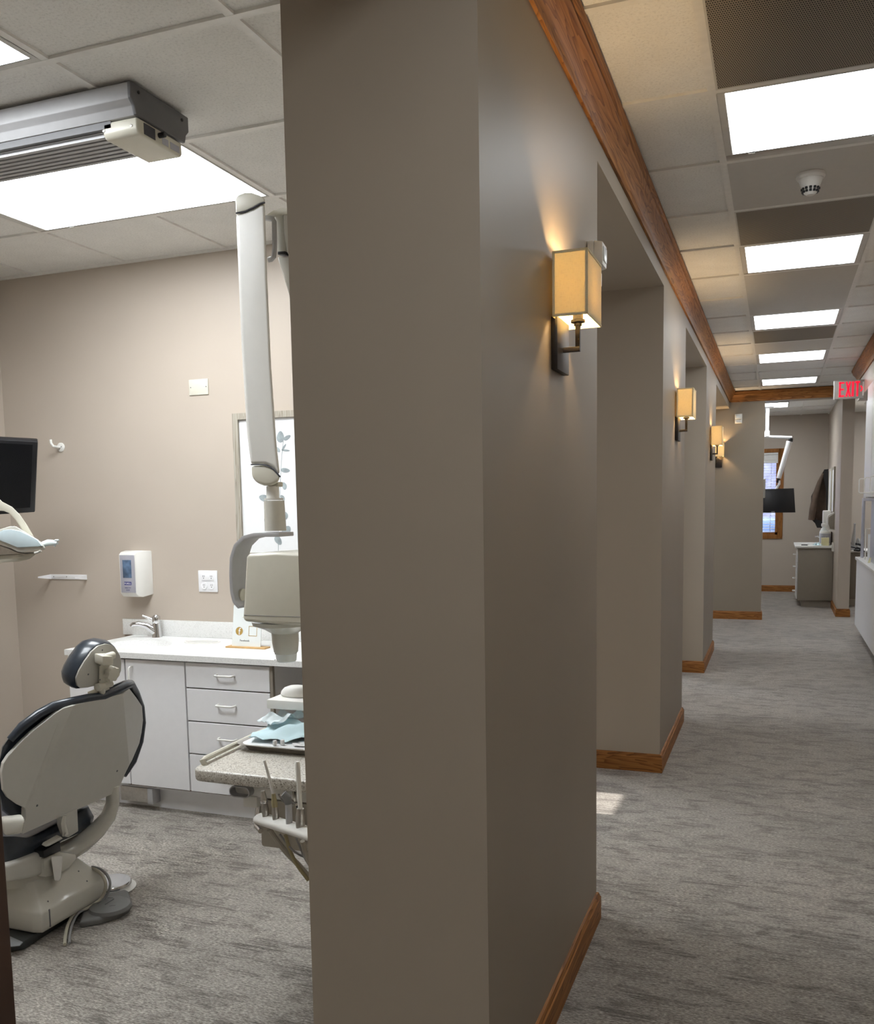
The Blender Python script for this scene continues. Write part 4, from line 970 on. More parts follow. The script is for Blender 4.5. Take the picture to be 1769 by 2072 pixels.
# ================================================================== X-RAY UNIT hanging by the pier
XY = 2.40
def xp(px, py, dy=0): return at(px, py, Y=XY+dy)
t = thing('xray_unit', 'cream dental x-ray head on a long white folding arm beside pier', 'x-ray unit', xp(560, 1335))
def slab(loopA, depth, name, mat, bevel=.006, dy=0, seg=3): return MB().prism([xp(x, y, dy) for x, y in loopA], (-.52*depth, .85*depth, 0)).build(name, mat, t, bevel=bevel, seg=seg)
slab([(478, 432), (497, 428), (512, 422), (527, 413), (536, 411), (541, 560), (549, 740), (560, 900), (567, 960), (553, 945), (538, 939), (508, 939), (500, 880), (489, 700), (483, 560)], .085, 'arm_cover', 'whitep', .024, seg=6)
slab([(477, 400), (482, 394), (495, 389), (510, 389), (527, 395), (536, 402), (536, 409), (526, 412), (510, 421), (497, 427), (478, 431)], .075, 'top_cap', 'cream', .010)
slab([(509, 942), (536, 941), (551, 947), (566, 962), (566, 968), (562, 977), (548, 982), (535, 982), (520, 976), (510, 964)], .075, 'bottom_cap', 'cream', .010)
MB().tube([xp(x, y, -.0012) for x, y in ((478, 431.5), (497, 428), (512, 421), (527, 412), (536, 410))], .0025, 6).tube([xp(x, y, -.0012) for x, y in ((508, 940), (530, 940), (542, 942.5), (554, 950), (567, 965))], .0025, 6).build('seam', 'ink', t)
MB().prism([xp(x, y, .03) for x, y in ((541, 975), (563, 975), (563, 985), (541, 985))], (0, .03, 0)).build('neck', 'cream', t, bevel=.003)
def px_lathe(prof, name, mat, n=32):   # prof: (px_left, px_right, py)
    L = []
    for a, b, y in prof:
        p0, p1 = xp(a, y, .04), xp(b, y, .04); r = (p1-p0).length/2; m_ = (p0+p1)/2
        L.append([m_+Vector((math.cos(2*PI*k/n)*r, math.sin(2*PI*k/n)*r, 0)) for k in range(n)])
    return MB().loft(L).build(name, mat, t)
px_lathe([(541, 563, 984), (541, 564, 1012)], 'inner_sleeve', 'whitep')
px_lathe([(538, 571, 1008), (538, 571, 1012)], 'ring_trim', 'whitep')
px_lathe([(537, 573, 1013), (539, 577, 1074)], 'outer_sleeve', 'creamg')
# yoke: flat bar curving down the left side of the head
yk = [xp(580, 1081, .04), xp(560, 1081, .04), xp(530, 1081, .04), xp(508, 1087, .04), xp(492, 1103, .04), xp(484, 1128, .04), xp(483, 1160, .04), xp(485, 1195, .04), xp(490, 1215, .04), xp(500, 1226, .04)]
MB().loft([[p+n_*s1*.0065+Vector((0, s2*.045, 0)) for s1, s2 in ((-1, -1), (1, -1), (1, 1), (-1, 1))] for p, n_ in
    [(p, (lambda d: Vector((-d.z, 0, d.x)))((yk[min(i+1, len(yk)-1)]-yk[max(i-1, 0)]).normalized())) for i, p in enumerate(yk)]]).build('yoke', 'alu', t, bevel=.002)
MB().cyl(xp(486, 1205, .04), xp(494, 1205, .04), .022).build('angle_dial', 'cream', t, bevel=.002)
hd_ = [(499, 1121, 0), (560, 1118, 0), (620, 1121, 0), (636, 1124, 0), (648, 1262, 0), (636, 1266, 0), (560, 1264, 0), (492, 1258, 0), (490, 1250, 0), (497, 1128, 0)]
MB().prism([xp(x, y, -.06) for x, y, _ in hd_], (0, .20, 0)).build('tube_head', 'cream', t, bevel=.014, seg=4)
MB().tube([xp(x, y, -.0605) for x, y in ((494, 1244.5), (560, 1247), (644, 1250))], .0008, 6).build('seam', 'grey', t)
hw0 = [(492, 1256), (645, 1264), (640, 1272), (612, 1276), (548, 1275), (520, 1268), (497, 1263)]
L = []
def ovl(cxp, cyp, rx_, ry_, n=32, cyo=.04): 
    m_ = xp(cxp, cyp, cyo); return [m_+Vector((math.cos(2*PI*k/n)*rx_, math.sin(2*PI*k/n)*ry_, 0)) for k in range(n)]
MB().loft([ovl(569, 1256, .093, .088), ovl(570, 1264, .090, .085), ovl(576, 1271, .066, .062), ovl(577, 1280, .0425, .0425), ovl(578, 1300, .0415, .0415), ovl(579, 1318, .0375, .0375), ovl(579, 1322, .033, .033)]).build('collimator', 'creamg', t)
MB().loft([ovl(579, 1320, .0335, .0335), ovl(580, 1336, .031, .031), ovl(580, 1338, .028, .028)]).build('aiming_cone', 'frosted', t)
for y in (1323, 1335): MB().lathe([(.0015, 0), (.0015, .001), (0, .0012)], xp(557, y, .008), (0, -1, 0), 8).build('screw', 'ink', t)
# elbow and wall arm behind, towards the pier
t.name = 'xray_unit'
def slab2(pxs, y_, depth, name, mat, bevel=.006): return MB().prism([at(x, y, Y=y_) for x, y in pxs], (0, depth, 0)).build(name, mat, t, bevel=bevel, seg=3)
slab2([(540, 434), (553, 425), (567, 421), (580, 420), (620, 422), (625, 438), (580, 434), (560, 434), (541, 437)], 2.50, .09, 'elbow_cover', 'cream')
slab2([(541, 438), (572, 434), (577, 470), (579, 508), (577, 512), (562, 515), (560, 505), (557, 440)], 2.51, .07, 'elbow_body', 'creamg')
slab2([(572, 433), (625, 438), (628, 520), (585, 520), (579, 508), (574, 470)], 2.50, .09, 'elbow_side', 'whitep')
bb = [at(x, y, Y=2.49) for x, y in ((538, 441), (552, 443), (555, 449), (556, 500), (554, 520), (550, 524), (543, 526))]
MB().tube(bb, .006, 8, flat=(1, 1.4)).build('bracket_bow', 'alu', t)
slab2([(560, 519), (628, 515), (640, 640), (600, 640), (587, 606)], 2.52, .06, 'lower_arm', 'whitep')
slab2([(562, 509), (577, 508), (579, 510), (576, 514), (562, 515)], 2.505, .03, 'hinge_gap', 'black', .001)
bx(-1.10, WI-.001, 2.50, 2.60, 1.95, 2.25).build('wall_mount', 'whitep', t, bevel=.008)
MB().box(-1.25, -1.09, 2.52, 2.58, 2.00, 2.20).build('mount_arm', 'whitep', t, bevel=.01)

# ================================================================== DELIVERY UNIT (tray table)
TZ = .69
def tz(px, py, z=TZ): return at(px, py, Z=z)
fl_, fr_ = tz(424, 1560), Vector((-1.00, 2.04, TZ))
t = thing('delivery_unit', 'dental delivery unit with speckled tray top and instrument holder', 'dental delivery unit', (-1.28, 2.25, 0))
Yfr = tz(520, 1570).y; xl = tz(411, 1548).x; 
xl = -1.498; Ybk = 2.56
tp_ = []
r_ = .035
for k in range(7): a_ = PI+PI/2*k/6; tp_.append((xl+r_+math.cos(a_)*r_, Yfr+r_+math.sin(a_)*r_))
for k in range(7): a_ = -PI/2+PI/2*k/6; tp_.append((-1.03+math.cos(a_)*r_-r_, Yfr+r_+math.sin(a_)*r_))
tp_ += [(-1.03, Ybk), (xl-.04, Ybk)]
MB().prism([(x, y, TZ-.034) for x, y in tp_], (0, 0, .034)).build('table_top', 'quartz', t, bevel=.007, seg=3)
rl = [tz(417, 1540, TZ+.012), tz(425, 1532, TZ+.02), tz(470, 1508, TZ+.022), tz(520, 1484, TZ+.022), tz(545, 1472, TZ+.022)]
MB().tube([Vector((xl+.02, Yfr+.05, TZ-.01))]+[Vector((xl+.012-(p.y-Yfr)*.03, p.y, TZ+.014)) for p in (rl[0], rl[1], rl[2], rl[3], rl[4])], .008, 10).build('side_rail', 'cream', t)
bx(-1.40, -1.06, Yfr+.06, Ybk-.05, TZ-.085, TZ-.034).build('control_body', 'whitep', t, bevel=.01)
# oval cup holder below the edge
oc = at(484, 1603, Y=2.06); ov = []
def oval(y_, sc=1.0): 
    L_ = []
    for sx_, a0 in ((1, -90), (-1, 90)):
        for k in range(9): a_ = math.radians(a0+22.5*k); L_.append(Vector((oc.x+sx_*.017*1.0+math.cos(a_)*.0155*sc, y_, oc.z+math.sin(a_)*.0155*sc)))
    return L_
o1 = oval(2.06); o2 = oval(2.22); i1 = oval(2.06, .8); i2 = oval(2.20, .8)
MB().loft([i2, i1, o1, o2]).build('oval_tube', 'alu', t)
bx(oc.x-.002, oc.x+.042, 2.08, 2.15, oc.z-.048, oc.z-.016).build('junction_box', 'whitep', t, bevel=.003)
hbx = at(533, 1661, Y=2.02)
MB().tube([Vector((oc.x+.030, 2.11, oc.z-.045)), Vector((oc.x+.030, 2.10, oc.z-.075)), Vector((oc.x+.045, 2.07, oc.z-.095)), Vector((oc.x+.07, 2.05, oc.z-.098))], .0075, 10).build('chrome_bend', 'chrome', t)
# white instrument holder bar, sloping towards the viewer on the right
h0, h1 = at(524, 1655, Y=2.03), at(622, 1686, Y=1.90)
h1 = h1+(h1-h0)*.25
dd = (h1-h0).normalized()
MB().tube([h0-dd*.0, h0+dd*.012, h1], .019, 18, rs=[.010, .019, .019], flat=(1.25, .8)).build('holder_bar', 'whitep', t)
def hbar(px): 
    # point on the bar axis under image column px
    s_ = (px-524)/(622-524); return h0+(at(622, 1686, Y=1.90)-h0)*s_
def inst(pxb, pxt, pyt, profile, mat, name, label, cat, extra=None, dy=-.005):
    b_ = hbar(pxb)+Vector((0, dy, .008)); tt_ = at(pxt, pyt, Y=b_.y); ax = (tt_-b_); L_ = ax.length; ax.normalize()
    r0 = thing(name, label, cat, b_, 'instruments in the holder')
    MB().lathe([(r, h_*L_) for r, h_ in profile], b_, ax, 18).build('handpiece_body', mat, r0)
    if extra: extra(r0, b_, ax, L_)
    return r0
inst(542, 532, 1600, [(.0, 0), (.0085, 0), (.009, .12), (.010, .35), (.0085, .55), (.0085, .62), (.0075, .80), (.0055, 1), (0, 1)], 'steel', 'handpiece', 'short steel handpiece, leftmost in the white instrument holder', 'dental handpiece',
     lambda r0, b_, ax, L_: MB().lathe([(.0095, 0), (.0105, .002), (.0105, .006), (.0095, .008)], b_+ax*L_*.56, ax, 18).build('ring', 'chrome', r0))
def saliva(r0, b_, ax, L_):
    MB().lathe([(.0075, 0), (.008, .01), (.005, .035), (0, .035)], b_+ax*L_*.98, ax, 14).build('rubber_collar', 'hosey', r0)
    e = at(535, 1539, Y=b_.y); s = b_+ax*(L_+.02)
    MB().tube([s, s+(e-s)*.5+Vector((.002, 0, 0)), e], .0036, 10).build('plastic_tip', 'whitep', r0)
inst(563, 556, 1632, [(.0, 0), (.008, 0), (.0085, .2), (.009, .6), (.007, 1), (0, 1)], 'steel', 'saliva_ejector', 'thin white suction tip leaning left in the instrument holder', 'suction tip', saliva)
def syr(r0, b_, ax, L_):
    s = b_+ax*L_*.72; MB().tube([s, s+ax*L_*.2+Vector((-.002, 0, 0)), s+ax*L_*.34+Vector((-.012, -.004, .0))], .010, 14, rs=[.009, .0105, .0095]).build('syringe_head', 'grey', r0)
    MB().lathe([(.004, 0), (.004, .004), (0, .005)], s+ax*L_*.26+Vector((-.016, -.006, 0)), (-1, -.3, .3), 12).build('button', 'chrome', r0)
inst(590, 583, 1610, [(.0, 0), (.0085, 0), (.0085, .7), (.0075, .75), (0, .75)], 'alu', 'air_water_syringe', 'grey air and water syringe with round head in the instrument holder', 'dental syringe', syr)
def hve(r0, b_, ax, L_):
    s = b_+ax*L_*.95; e = at(602, 1541, Y=b_.y)
    MB().tube([s, s+(e-s)*.6, e+Vector((0, 0, -.006)), e], .0058, 12, rs=[.0058, .0058, .0062, .0045]).build('wide_tip', 'whitep', r0)
inst(611, 608, 1636, [(.0, 0), (.0105, 0), (.0115, .2), (.0115, .6), (.009, 1), (0, 1)], 'steel', 'suction_handpiece', 'wide white suction tip in steel handle next to the pier', 'suction tip', hve)
# a few hose bends and fittings between table and bar
for (a_, b_, c_, r_, mt) in (((575, 1592), (583, 1612), (600, 1628), .004, 'chrome'), ((600, 1590), (596, 1612), (604, 1640), .003, 'black'), ((560, 1600), (575, 1622), (592, 1630), .0035, 'hoseg'), ((588, 1588), (592, 1600), (598, 1622), .003, 'hose')):
    path([at(*a_, Y=2.10), at(*b_, Y=2.06), at(*c_, Y=2.02)], r_, 'hose', mt, t)
bx(-1.33, -1.10, 2.10, 2.42, .46, .60).build('manifold_box', 'hose', t, bevel=.01)
MB().cyl((-1.16, 2.40, .03), (-1.16, 2.40, .62), .028).lathe([(.16, 0), (.16, .02), (.05, .035), (0, .035)], (-1.16, 2.40, .001)).build('stand', 'whitep', t)
for pts, r_, mt in (([(545, 1678), (560, 1700), (580, 1725), (604, 1750), (626, 1775)], .0075, 'hose'), ([(578, 1690), (585, 1715), (600, 1748), (624, 1781)], .005, 'hosey'),
                    ([(600, 1696), (608, 1716), (618, 1738), (632, 1760)], .003, 'hoseg'), ([(612, 1702), (616, 1720), (626, 1745), (636, 1760)], .006, 'hose'), ([(566, 1688), (590, 1718), (612, 1732), (634, 1738)], .003, 'hoseg')):
    path([at(x, y, Y=1.99+.012*k) for k, (x, y) in enumerate(pts)], r_, 'hose', mt, t)
# keyboard shelf with mouse
sa, sb_ = at(539, 1417, Z=.80), at(612, 1424, Z=.80)
k0 = Vector((-1.497, 2.43, .80))
k3 = bx(k0.x, -1.10, 2.43, 2.66, .770, .7995).build('shelf_board', 'whitep', t, bevel=.004)
MB().cyl((-1.16, 2.5, .60), (-1.16, 2.5, .77), .02).build('shelf_post', 'whitep', t)
mo = at(600, 1403, Z=.815); mo = Vector((mo.x+.0, 2.50, .80))
mo.x = at(598, 1400, Y=2.5).x
t2 = thing('computer_mouse', 'white computer mouse on small shelf above the tray table', 'computer mouse', mo)
MB().loft([[mo+Vector((math.cos(2*PI*k/24)*.052*s, math.sin(2*PI*k/24)*.030*s, z_))+Vector((dx, 0, 0)) for k in range(24)] for s, z_, dx in ((.92, .001, 0), (1, .006, 0), (.97, .016, .002), (.82, .027, .005), (.5, .034, .008), (.1, .036, .01))]).build('shell', 'whitep', t2)
MB().tube([mo+Vector((-.040, 0, .0165)), mo+Vector((-.02, -.012, .029)), mo+Vector((.0, -.018, .028))], .0008, 6).build('button_seam', 'dgrey', t2)
# instrument tray with bib, gauze and wraps
a_, b_ = tz(482, 1512, TZ+.012), tz(620, 1530, TZ+.012)
ty0, ty1, tx0, tx1 = 2.215, 2.47, -1.485, -1.10
t2 = thing('instrument_tray', 'shallow steel instrument tray lined with white paper on tray table', 'tray', ((tx0+tx1)/2, (ty0+ty1)/2, TZ))
def rr(x0, x1, y0, y1, z, r):
    L_ = []
    for cx_, cy_, a0 in ((x1-r, y1-r, 0), (x0+r, y1-r, 90), (x0+r, y0+r, 180), (x1-r, y0+r, 270)):
        for k in range(6): q = math.radians(a0+18*k); L_.append(Vector((cx_+math.cos(q)*r, cy_+math.sin(q)*r, z)))
    return L_
MB().loft([rr(tx0+.03, tx1-.03, ty0+.03, ty1-.03, TZ+.0035, .03), rr(tx0+.025, tx1-.025, ty0+.025, ty1-.025, TZ+.001, .03), rr(tx0+.012, tx1-.012, ty0+.012, ty1-.012, TZ+.018, .035), rr(tx0, tx1, ty0, ty1, TZ+.021, .035), rr(tx0, tx1, ty0, ty1, TZ+.023, .035), rr(tx0+.014, tx1-.014, ty0+.014, ty1-.014, TZ+.0205, .033), rr(tx0+.03, tx1-.03, ty0+.03, ty1-.03, TZ+.0045, .03)]).build('steel_dish', 'steel', t2)
MB().prism(rr(tx0+.014, tx1-.03, ty0+.012, ty1-.03, TZ+.0195, .02), (0, 0, .0012)).build('paper_liner', 'paper', t2, smooth=False)
def crumple(name, x0, x1, y0, y1, z, mat, amp, label, cat, rot=0, seed=1):
    rnd = random.Random(seed); n = 14; mb = MB(); cxq, cyq = (x0+x1)/2, (y0+y1)/2
    ph = [rnd.uniform(0, 6.28) for _ in range(6)]
    for zo in (0, .0012):
        for j in range(n+1):
            for i in range(n+1):
                u, v = i/n, j/n; x = x0+(x1-x0)*u+.006*math.sin(9*v+ph[0]); y = y0+(y1-y0)*v+.006*math.sin(8*u+ph[1])
                hh = amp*(.5+.5*math.sin(7*u+5*v+ph[2]))*(.5+.5*math.sin(11*v-4*u+ph[3]))+amp*.35*abs(math.sin(15*u+ph[4]))
                p = Vector((x-cxq, y-cyq, 0)); ca, sa_ = math.cos(rot), math.sin(rot)
                mb.v.append(Vector((cxq+p.x*ca-p.y*sa_, cyq+p.x*sa_+p.y*ca, z+hh+zo)))
    m_ = n+1
    for j in range(n):
        for i in range(n):
            a = j*m_+i; mb.f.append((a, a+1, a+1+m_, a+m_)); b = a+m_*m_; mb.f.append((b, b+m_, b+1+m_, b+1))
    for i in range(n):
        for (p, q) in ((i, i+1), (n*m_+i+1, n*m_+i)): mb.f.append((p, p+m_*m_, q+m_*m_, q))
        for (p, q) in (((i+1)*m_, i*m_), (i*m_+n, (i+1)*m_+n)): mb.f.append((p, p+m_*m_, q+m_*m_, q))
    return tag(mb.build(name, mat, ang=80), label, cat)
crumple('patient_bib', -1.47, -1.14, 2.27, 2.45, TZ+.024, 'bib', .030, 'crumpled pale blue paper bib lying on the steel tray', 'bib', .12, 3)
crumple('plastic_wrap', -1.47, -1.40, 2.36, 2.49, TZ+.045, 'glove', .024, 'folded whitish wrap standing up at the left of tray', 'wrap', -.4, 5)
crumple('gauze_pad', -1.30, -1.16, 2.235, 2.275, TZ+.0225, 'paper', .006, 'flat white gauze strip at the front of the steel tray', 'gauze', -.1, 8)
for k, (px, py, lb) in enumerate(((548, 1504, 'left of the two small white cotton rolls on the tray'), (554, 1499, 'right of the two small white cotton rolls on the tray'))):
    q = tz(px, py+5, TZ+.021); q = Vector((-1.355+.018*k, 2.238+.012*k, TZ+.0215)); tag(MB().cyl(q, q+Vector((0, 0, .016)), .0062).build('cotton_roll', 'paper', bevel=.002), lb, 'cotton roll', 'cotton rolls on the tray')

# ================================================================== RIGHT SIDE of the hall
t = thing('hall_base_cabinet', 'long white base cabinet run along the right side of the hall', 'cabinet', (1.05, 8.4, 0))
bx(.778, 1.355, 6.56, 10.10, .10, .775).build('body', 'white', t, smooth=False)
bx(.828, 1.355, 6.56, 10.06, .0, .10).build('toe_kick', 'taupe', t, smooth=False)
bx(.764, .776, 6.57, 8.32, .11, .768).build('front_panel', 'white', t, bevel=.001, seg=1); bx(.764, .776, 8.324, 10.09, .11, .768).build('front_panel', 'white', t, bevel=.001, seg=1)
tag(bx(.752, 1.355, 6.56, 10.12, .775, .803).build('hall_countertop', 'counter', bevel=.002), 'pale countertop on the white cabinets at the right edge', 'countertop')
t = thing('hall_upper_cabinet', 'white upper cabinets with wire handles at the right edge', 'cabinet', (.9, 7.9, 1.39))
bx(.722, 1.05, 6.56, 8.66, 1.395, 2.344).build('body', 'white', t, smooth=False)
for a, b in ((6.60, 7.10), (7.11, 7.61), (7.62, 8.12), (8.13, 8.63)):
    dr = bx(.700, .720, a, b, 1.405, 2.335).build('door', 'white', t, bevel=.0015, seg=1)
    pull(dr, (.700, b-.06, 1.44), (.700, b-.06, 1.56), (-1, 0, 0), .0042, .05)
bx(.705, 1.06, 6.56, 8.72, 1.372, 1.394).build('light_rail', 'silver', t, bevel=.001)
bx(.716, .730, 8.66, 8.69, 1.395, 2.344).build('end_stile', 'cream', t, smooth=False)
# splash panel, file holder and card under the uppers
tag(bx(.825, .840, 7.4, 9.42, .804, 1.371).build('glass_panel', 'silver', bevel=.001), 'tall pale grey panel standing on the counter under the white upper cabinets', 'panel')
tag(bx(.788, .815, 9.93, 9.97, .804, 1.395).build('upright_post', 'silver', bevel=.001), 'slim grey upright at the far end of the right countertop', 'post')
tag(bx(.80, 1.06, 8.74, 9.98, 1.396, 2.344).build('recessed_cabinet', 'white', bevel=.002), 'set back white cabinet beyond the upper cabinets with handles', 'cabinet')
fa, fb, fc = at(1753, 1070, Y=9.6), at(1765, 1070, Y=9.6), at(1753, 1112, Y=9.6)
t = thing('brochure_holder', 'pale edged frame holding a white card on the right countertop', 'card holder', (fa.x, 9.6, .804))
MB().tube([(fa.x, 9.6, .806), (fa.x, 9.6, fa.z), (fb.x, 9.6, fa.z)], .006, 8).build('frame', 'whitep', t)
ca, cb = at(1757, 1081, Y=9.5), at(1765, 1109, Y=9.5)
bx(ca.x, cb.x, 9.5, 9.504, .806, ca.z).build('card', 'paper', t, smooth=False)
yc = at(1760, 1124, X=.80)
t = thing('yellow_card', 'small pale yellow folded card on edge of right countertop', 'card', (yc.x, yc.y, .803))
MB().prism([(yc.x-.012, yc.y, .804), (yc.x+.004, yc.y, .852), (yc.x+.014, yc.y, .852), (yc.x+.008, yc.y, .804)], (0, .02, 0)).build('card', 'yellow', t, smooth=False)

# ================================================================== FAR OPERATORY
# window in the far wall
t = struct(thing('window_1', 'far window', 'window', (WINX[1], FY, WINZ[0]))); del t['label']; del t['category']
W0, W1, Z0, Z1 = WINX[0], WINX[1], WINZ[0], WINZ[1]; cw = .072
MB().box(W1, W1+cw, FY-.018, FY, Z0-.06, Z1+.055).box(W0-cw, W0, FY-.018, FY, Z0-.06, Z1+.055).box(W0, W1, FY-.018, FY, Z1, Z1+.055).box(W0, W1, FY-.018, FY, Z0-.06, Z0).build('window_frame', 'oakZ', t, bevel=.002)
MB().box(W1-.035, W1, FY, FY+.10, Z0, Z1).box(W0, W0+.035, FY, FY+.10, Z0, Z1).box(W0, W1, FY, FY+.10, Z0, Z0+.035).box(W0, W1, FY, FY+.10, Z1-.035, Z1).box(-.50, -.46, FY+.04, FY+.09, Z0, Z1).build('window_sash', 'oakZ', t, smooth=False)
bx(W0+.03, W1-.03, FY+.07, FY+.074, Z0+.03, Z1-.03).build('window_pane', 'window_glass', t, smooth=False)
t = thing('window_blind', 'white slatted blind with moulded valance in the far window', 'blind', (-.3, FY-.02, Z0))
vp = [(0, 0), (-.035, 0), (-.035, -.02), (-.022, -.035), (-.020, -.10), (-.03, -.115), (-.03, -.155), (0, -.155)]
MB().loft([[Vector((W0+.01, FY+.02+y, Z1-.005+z)) for y, z in vp], [Vector((W1-.012, FY+.02+y, Z1-.005+z)) for y, z in vp]]).build('valance', 'blind', t, ang=20)
ns = 26
for k in range(ns):
    zz_ = Z1-.19-k*(Z1-Z0-.24)/(ns-1); MB().hexa([Vector(v) for v in ((W0+.02, FY+.018, zz_-.004), (W1-.02, FY+.018, zz_-.004), (W1-.02, FY+.058, zz_+.004), (W0+.02, FY+.058, zz_+.004), (W0+.02, FY+.018, zz_-.001), (W1-.02, FY+.018, zz_-.001), (W1-.02, FY+.058, zz_+.007), (W0+.02, FY+.058, zz_+.007))]).build('slat', 'blind', t, smooth=False)
bx(W0+.02, W1-.02, FY+.02, FY+.056, Z0+.012, Z0+.032).build('bottom_rail', 'blind', t, smooth=False)
for x_ in (-.10, -.55, -.85): MB().cyl((x_, FY+.016, Z0+.03), (x_, FY+.016, Z1-.15), .0035, n=6).build('ladder_tape', 'blind', t)
# outdoors seen through the blind
tag(bx(-8, 8, 26, 27, -.4, 7).build('house', 'brick', smooth=False), 'lilac grey building outside beyond the far window blind', 'building')
t = bx(-20, 20, 15.2, 60, -.6, -.4).build('ground', 'asphalt', smooth=False); struct(t); t.name = 'floor_outside'
cm = MB(); cm.box(-2.4, 1.8, 20, 21.8, -.2, .5).prism([(-1.6, 20.1, .5), (1.0, 20.1, .5), (.5, 20.1, 1.0), (-1.1, 20.1, 1.0)], (0, 1.6, 0))
t = thing('parked_car', 'blue parked car outside behind the far window blind', 'car', (-.3, 20.9, -.4))
cm.build('body', 'carblue', t, bevel=.08, seg=3)
for x_ in (-1.7, 1.1):
    for y_ in (20.0, 21.6): MB().cyl((x_, y_, -.08), (x_, y_+.2, -.08), .32, n=24).build('wheel', 'black', t)
# ceiling monitor arm
MYq = 13.0
def mp(px, py, y=MYq): return at(px, py, Y=y)
t = thing('ceiling_monitor', 'black monitor on white jointed ceiling arm in the far room', 'monitor', mp(1577, 1037))
pc_ = mp(1553, 860); MB().cyl((pc_.x, MYq, mp(1553, 875).z), (pc_.x, MYq, CE-.002), .022, n=18).lathe([(.10, 0), (.10, -.015), (.03, -.03)], (pc_.x, MYq, CE-.002)).build('ceiling_pole', 'white', t)
zc = mp(1553, 875).z; MB().lathe([(.032, 0), (.032, -.075), (.02, -.08)], (pc_.x, MYq, zc+.02)).build('pole_collar', 'white', t)
a_, b_ = mp(1548, 883.5), mp(1603, 885.5); MB().tube([a_, b_], .019, 12, flat=(1, 1)).build('upper_arm', 'white', t, bevel=.003)
MB().cyl(mp(1601, 887), mp(1600, 894), .028).build('elbow', 'black', t, bevel=.003)
a_, b_ = mp(1598, 893), mp(1576, 968); MB().tube([a_, a_+(b_-a_)*.12, b_], .030, 14, rs=[.040, .034, .030], flat=(1, .9)).build('spring_arm', 'white', t)
MB().cyl(mp(1576, 968), mp(1574, 977), .018).build('wrist_joint', 'black', t)
MB().tube([mp(1577, 972), mp(1577, 980), mp(1571, 990)], .018, 12).build('lower_link', 'white', t)
q = [mp(1500, 991, 12.93), mp(1607, 988, 13.0), mp(1610, 1037, 12.96), mp(1500, 1038, 12.90)]
MB().prism(q, (0, .045, 0)).build('screen_housing', 'black', t, bevel=.004)
bx(mp(1561, 1035, 12.92).x, mp(1568, 1035, 12.92).x, 12.915, 12.93, mp(1561, 1036, 12.92).z, mp(1561, 1034.8, 12.92).z).build('badge', 'silver', t, smooth=False)
# pale drop box left of the monitor
t = thing('far_dental_light', 'pale dental light hanging at the left side of the far window', 'dental light', (at(1535, 1000, Y=12.7).x, 12.72, 1.3))
bx(at(1530, 1000, Y=12.7).x, at(1549, 1000, Y=12.7).x, 12.68, 12.76, at(1545, 1008, Y=12.7).z, at(1545, 969, Y=12.7).z).build('head_cover', 'creamg', t, bevel=.01)
MB().cyl((at(1533, 1000, Y=12.7).x, 12.72, 1.5), (at(1533, 1000, Y=12.7).x, 12.72, CE-.002), .018).build('ceiling_pole', 'creamg', t)
# far cabinet with counter
t = thing('far_cabinet', 'beige base cabinet seen from its side panel in the far room', 'cabinet', (.46, 13.1, 0))
bx(.265, .681, 12.62, 13.75, .085, .765).build('body', 'taupe', t, bevel=.002)
bx(.315, .681, 12.66, 13.75, .0, .085).build('toe_kick', 'taupe', t, smooth=False)
for k, (a, b) in enumerate(((.58, .755), (.44, .575), (.27, .435), (.10, .265))):
    f_ = bx(.246, .263, 12.64, 13.19, a, b).build('drawer', 'white', t, bevel=.002, seg=1); pull(f_, (.246, 12.86, (a+b)/2), (.246, 12.98, (a+b)/2), (-1, 0, 0), .006, .035)
t0 = bx(.225, .681, 12.58, 13.78, .766, .790).build('far_countertop', 'counter', bevel=.002)
tag(t0, 'white countertop on the beige cabinet in the far room', 'countertop')
CZ = .790
def fp_(px, y=12.75): return at(px, 1100, Y=y).x
t = thing('wipes_canister', 'white wipes canister with printed label on far counter', 'canister', (fp_(1669), 12.85, CZ))
MB().lathe([(.0, 0), (.066, 0), (.067, .17), (.062, .185), (0, .186)], (fp_(1669)+.01, 12.85, CZ), n=32).build('tub', 'whitep', t)
MB().lathe([(.0675, .03), (.0675, .155)], (fp_(1669)+.01, 12.85, CZ), n=32).build('label_band', 'silver', t)
text('lettering', 'PIMI', 'inkblue', t, (fp_(1669)-.002, 12.780, CZ+.085), (1, 0, 0), (0, 0, 1), .040, .0006)
tag(bx(fp_(1662), fp_(1677.5), 12.70, 12.755, CZ, CZ+.105).build('sticky_notes', 'yellow', bevel=.002), 'pale yellow note block in front of the wipes canister', 'note block')
t = thing('spray_bottle', 'white pump bottle rising behind the wipes canister', 'bottle', (fp_(1668), 13.0, CZ))
MB().lathe([(0, 0), (.05, 0), (.05, .17), (.03, .21), (.018, .23), (.018, .25), (0, .25)], (fp_(1668), 13.0, CZ)).build('bottle', 'frosted', t)
bx(fp_(1663), fp_(1672), 12.97, 13.03, CZ+.24, CZ+.28).build('pump_head', 'whitep', t, bevel=.005)
t = thing('tall_dispenser', 'tall white dispenser on wall behind the far wipes canister', 'dispenser', (.62, 13.25, CZ+.30))
bx(fp_(1664, 13.2), fp_(1676, 13.2)+.03, 13.2, 13.32, at(1668, 1072, Y=13.2).z, at(1668, 1033, Y=13.2).z).build('housing', 'whitep', t, bevel=.012, seg=3)
bx(fp_(1662, 13.2), fp_(1676, 13.2), 13.17, 13.32, at(1668, 1076, Y=13.2).z, at(1668, 1071, Y=13.2).z).build('tray_lip', 'whitep', t, bevel=.004)
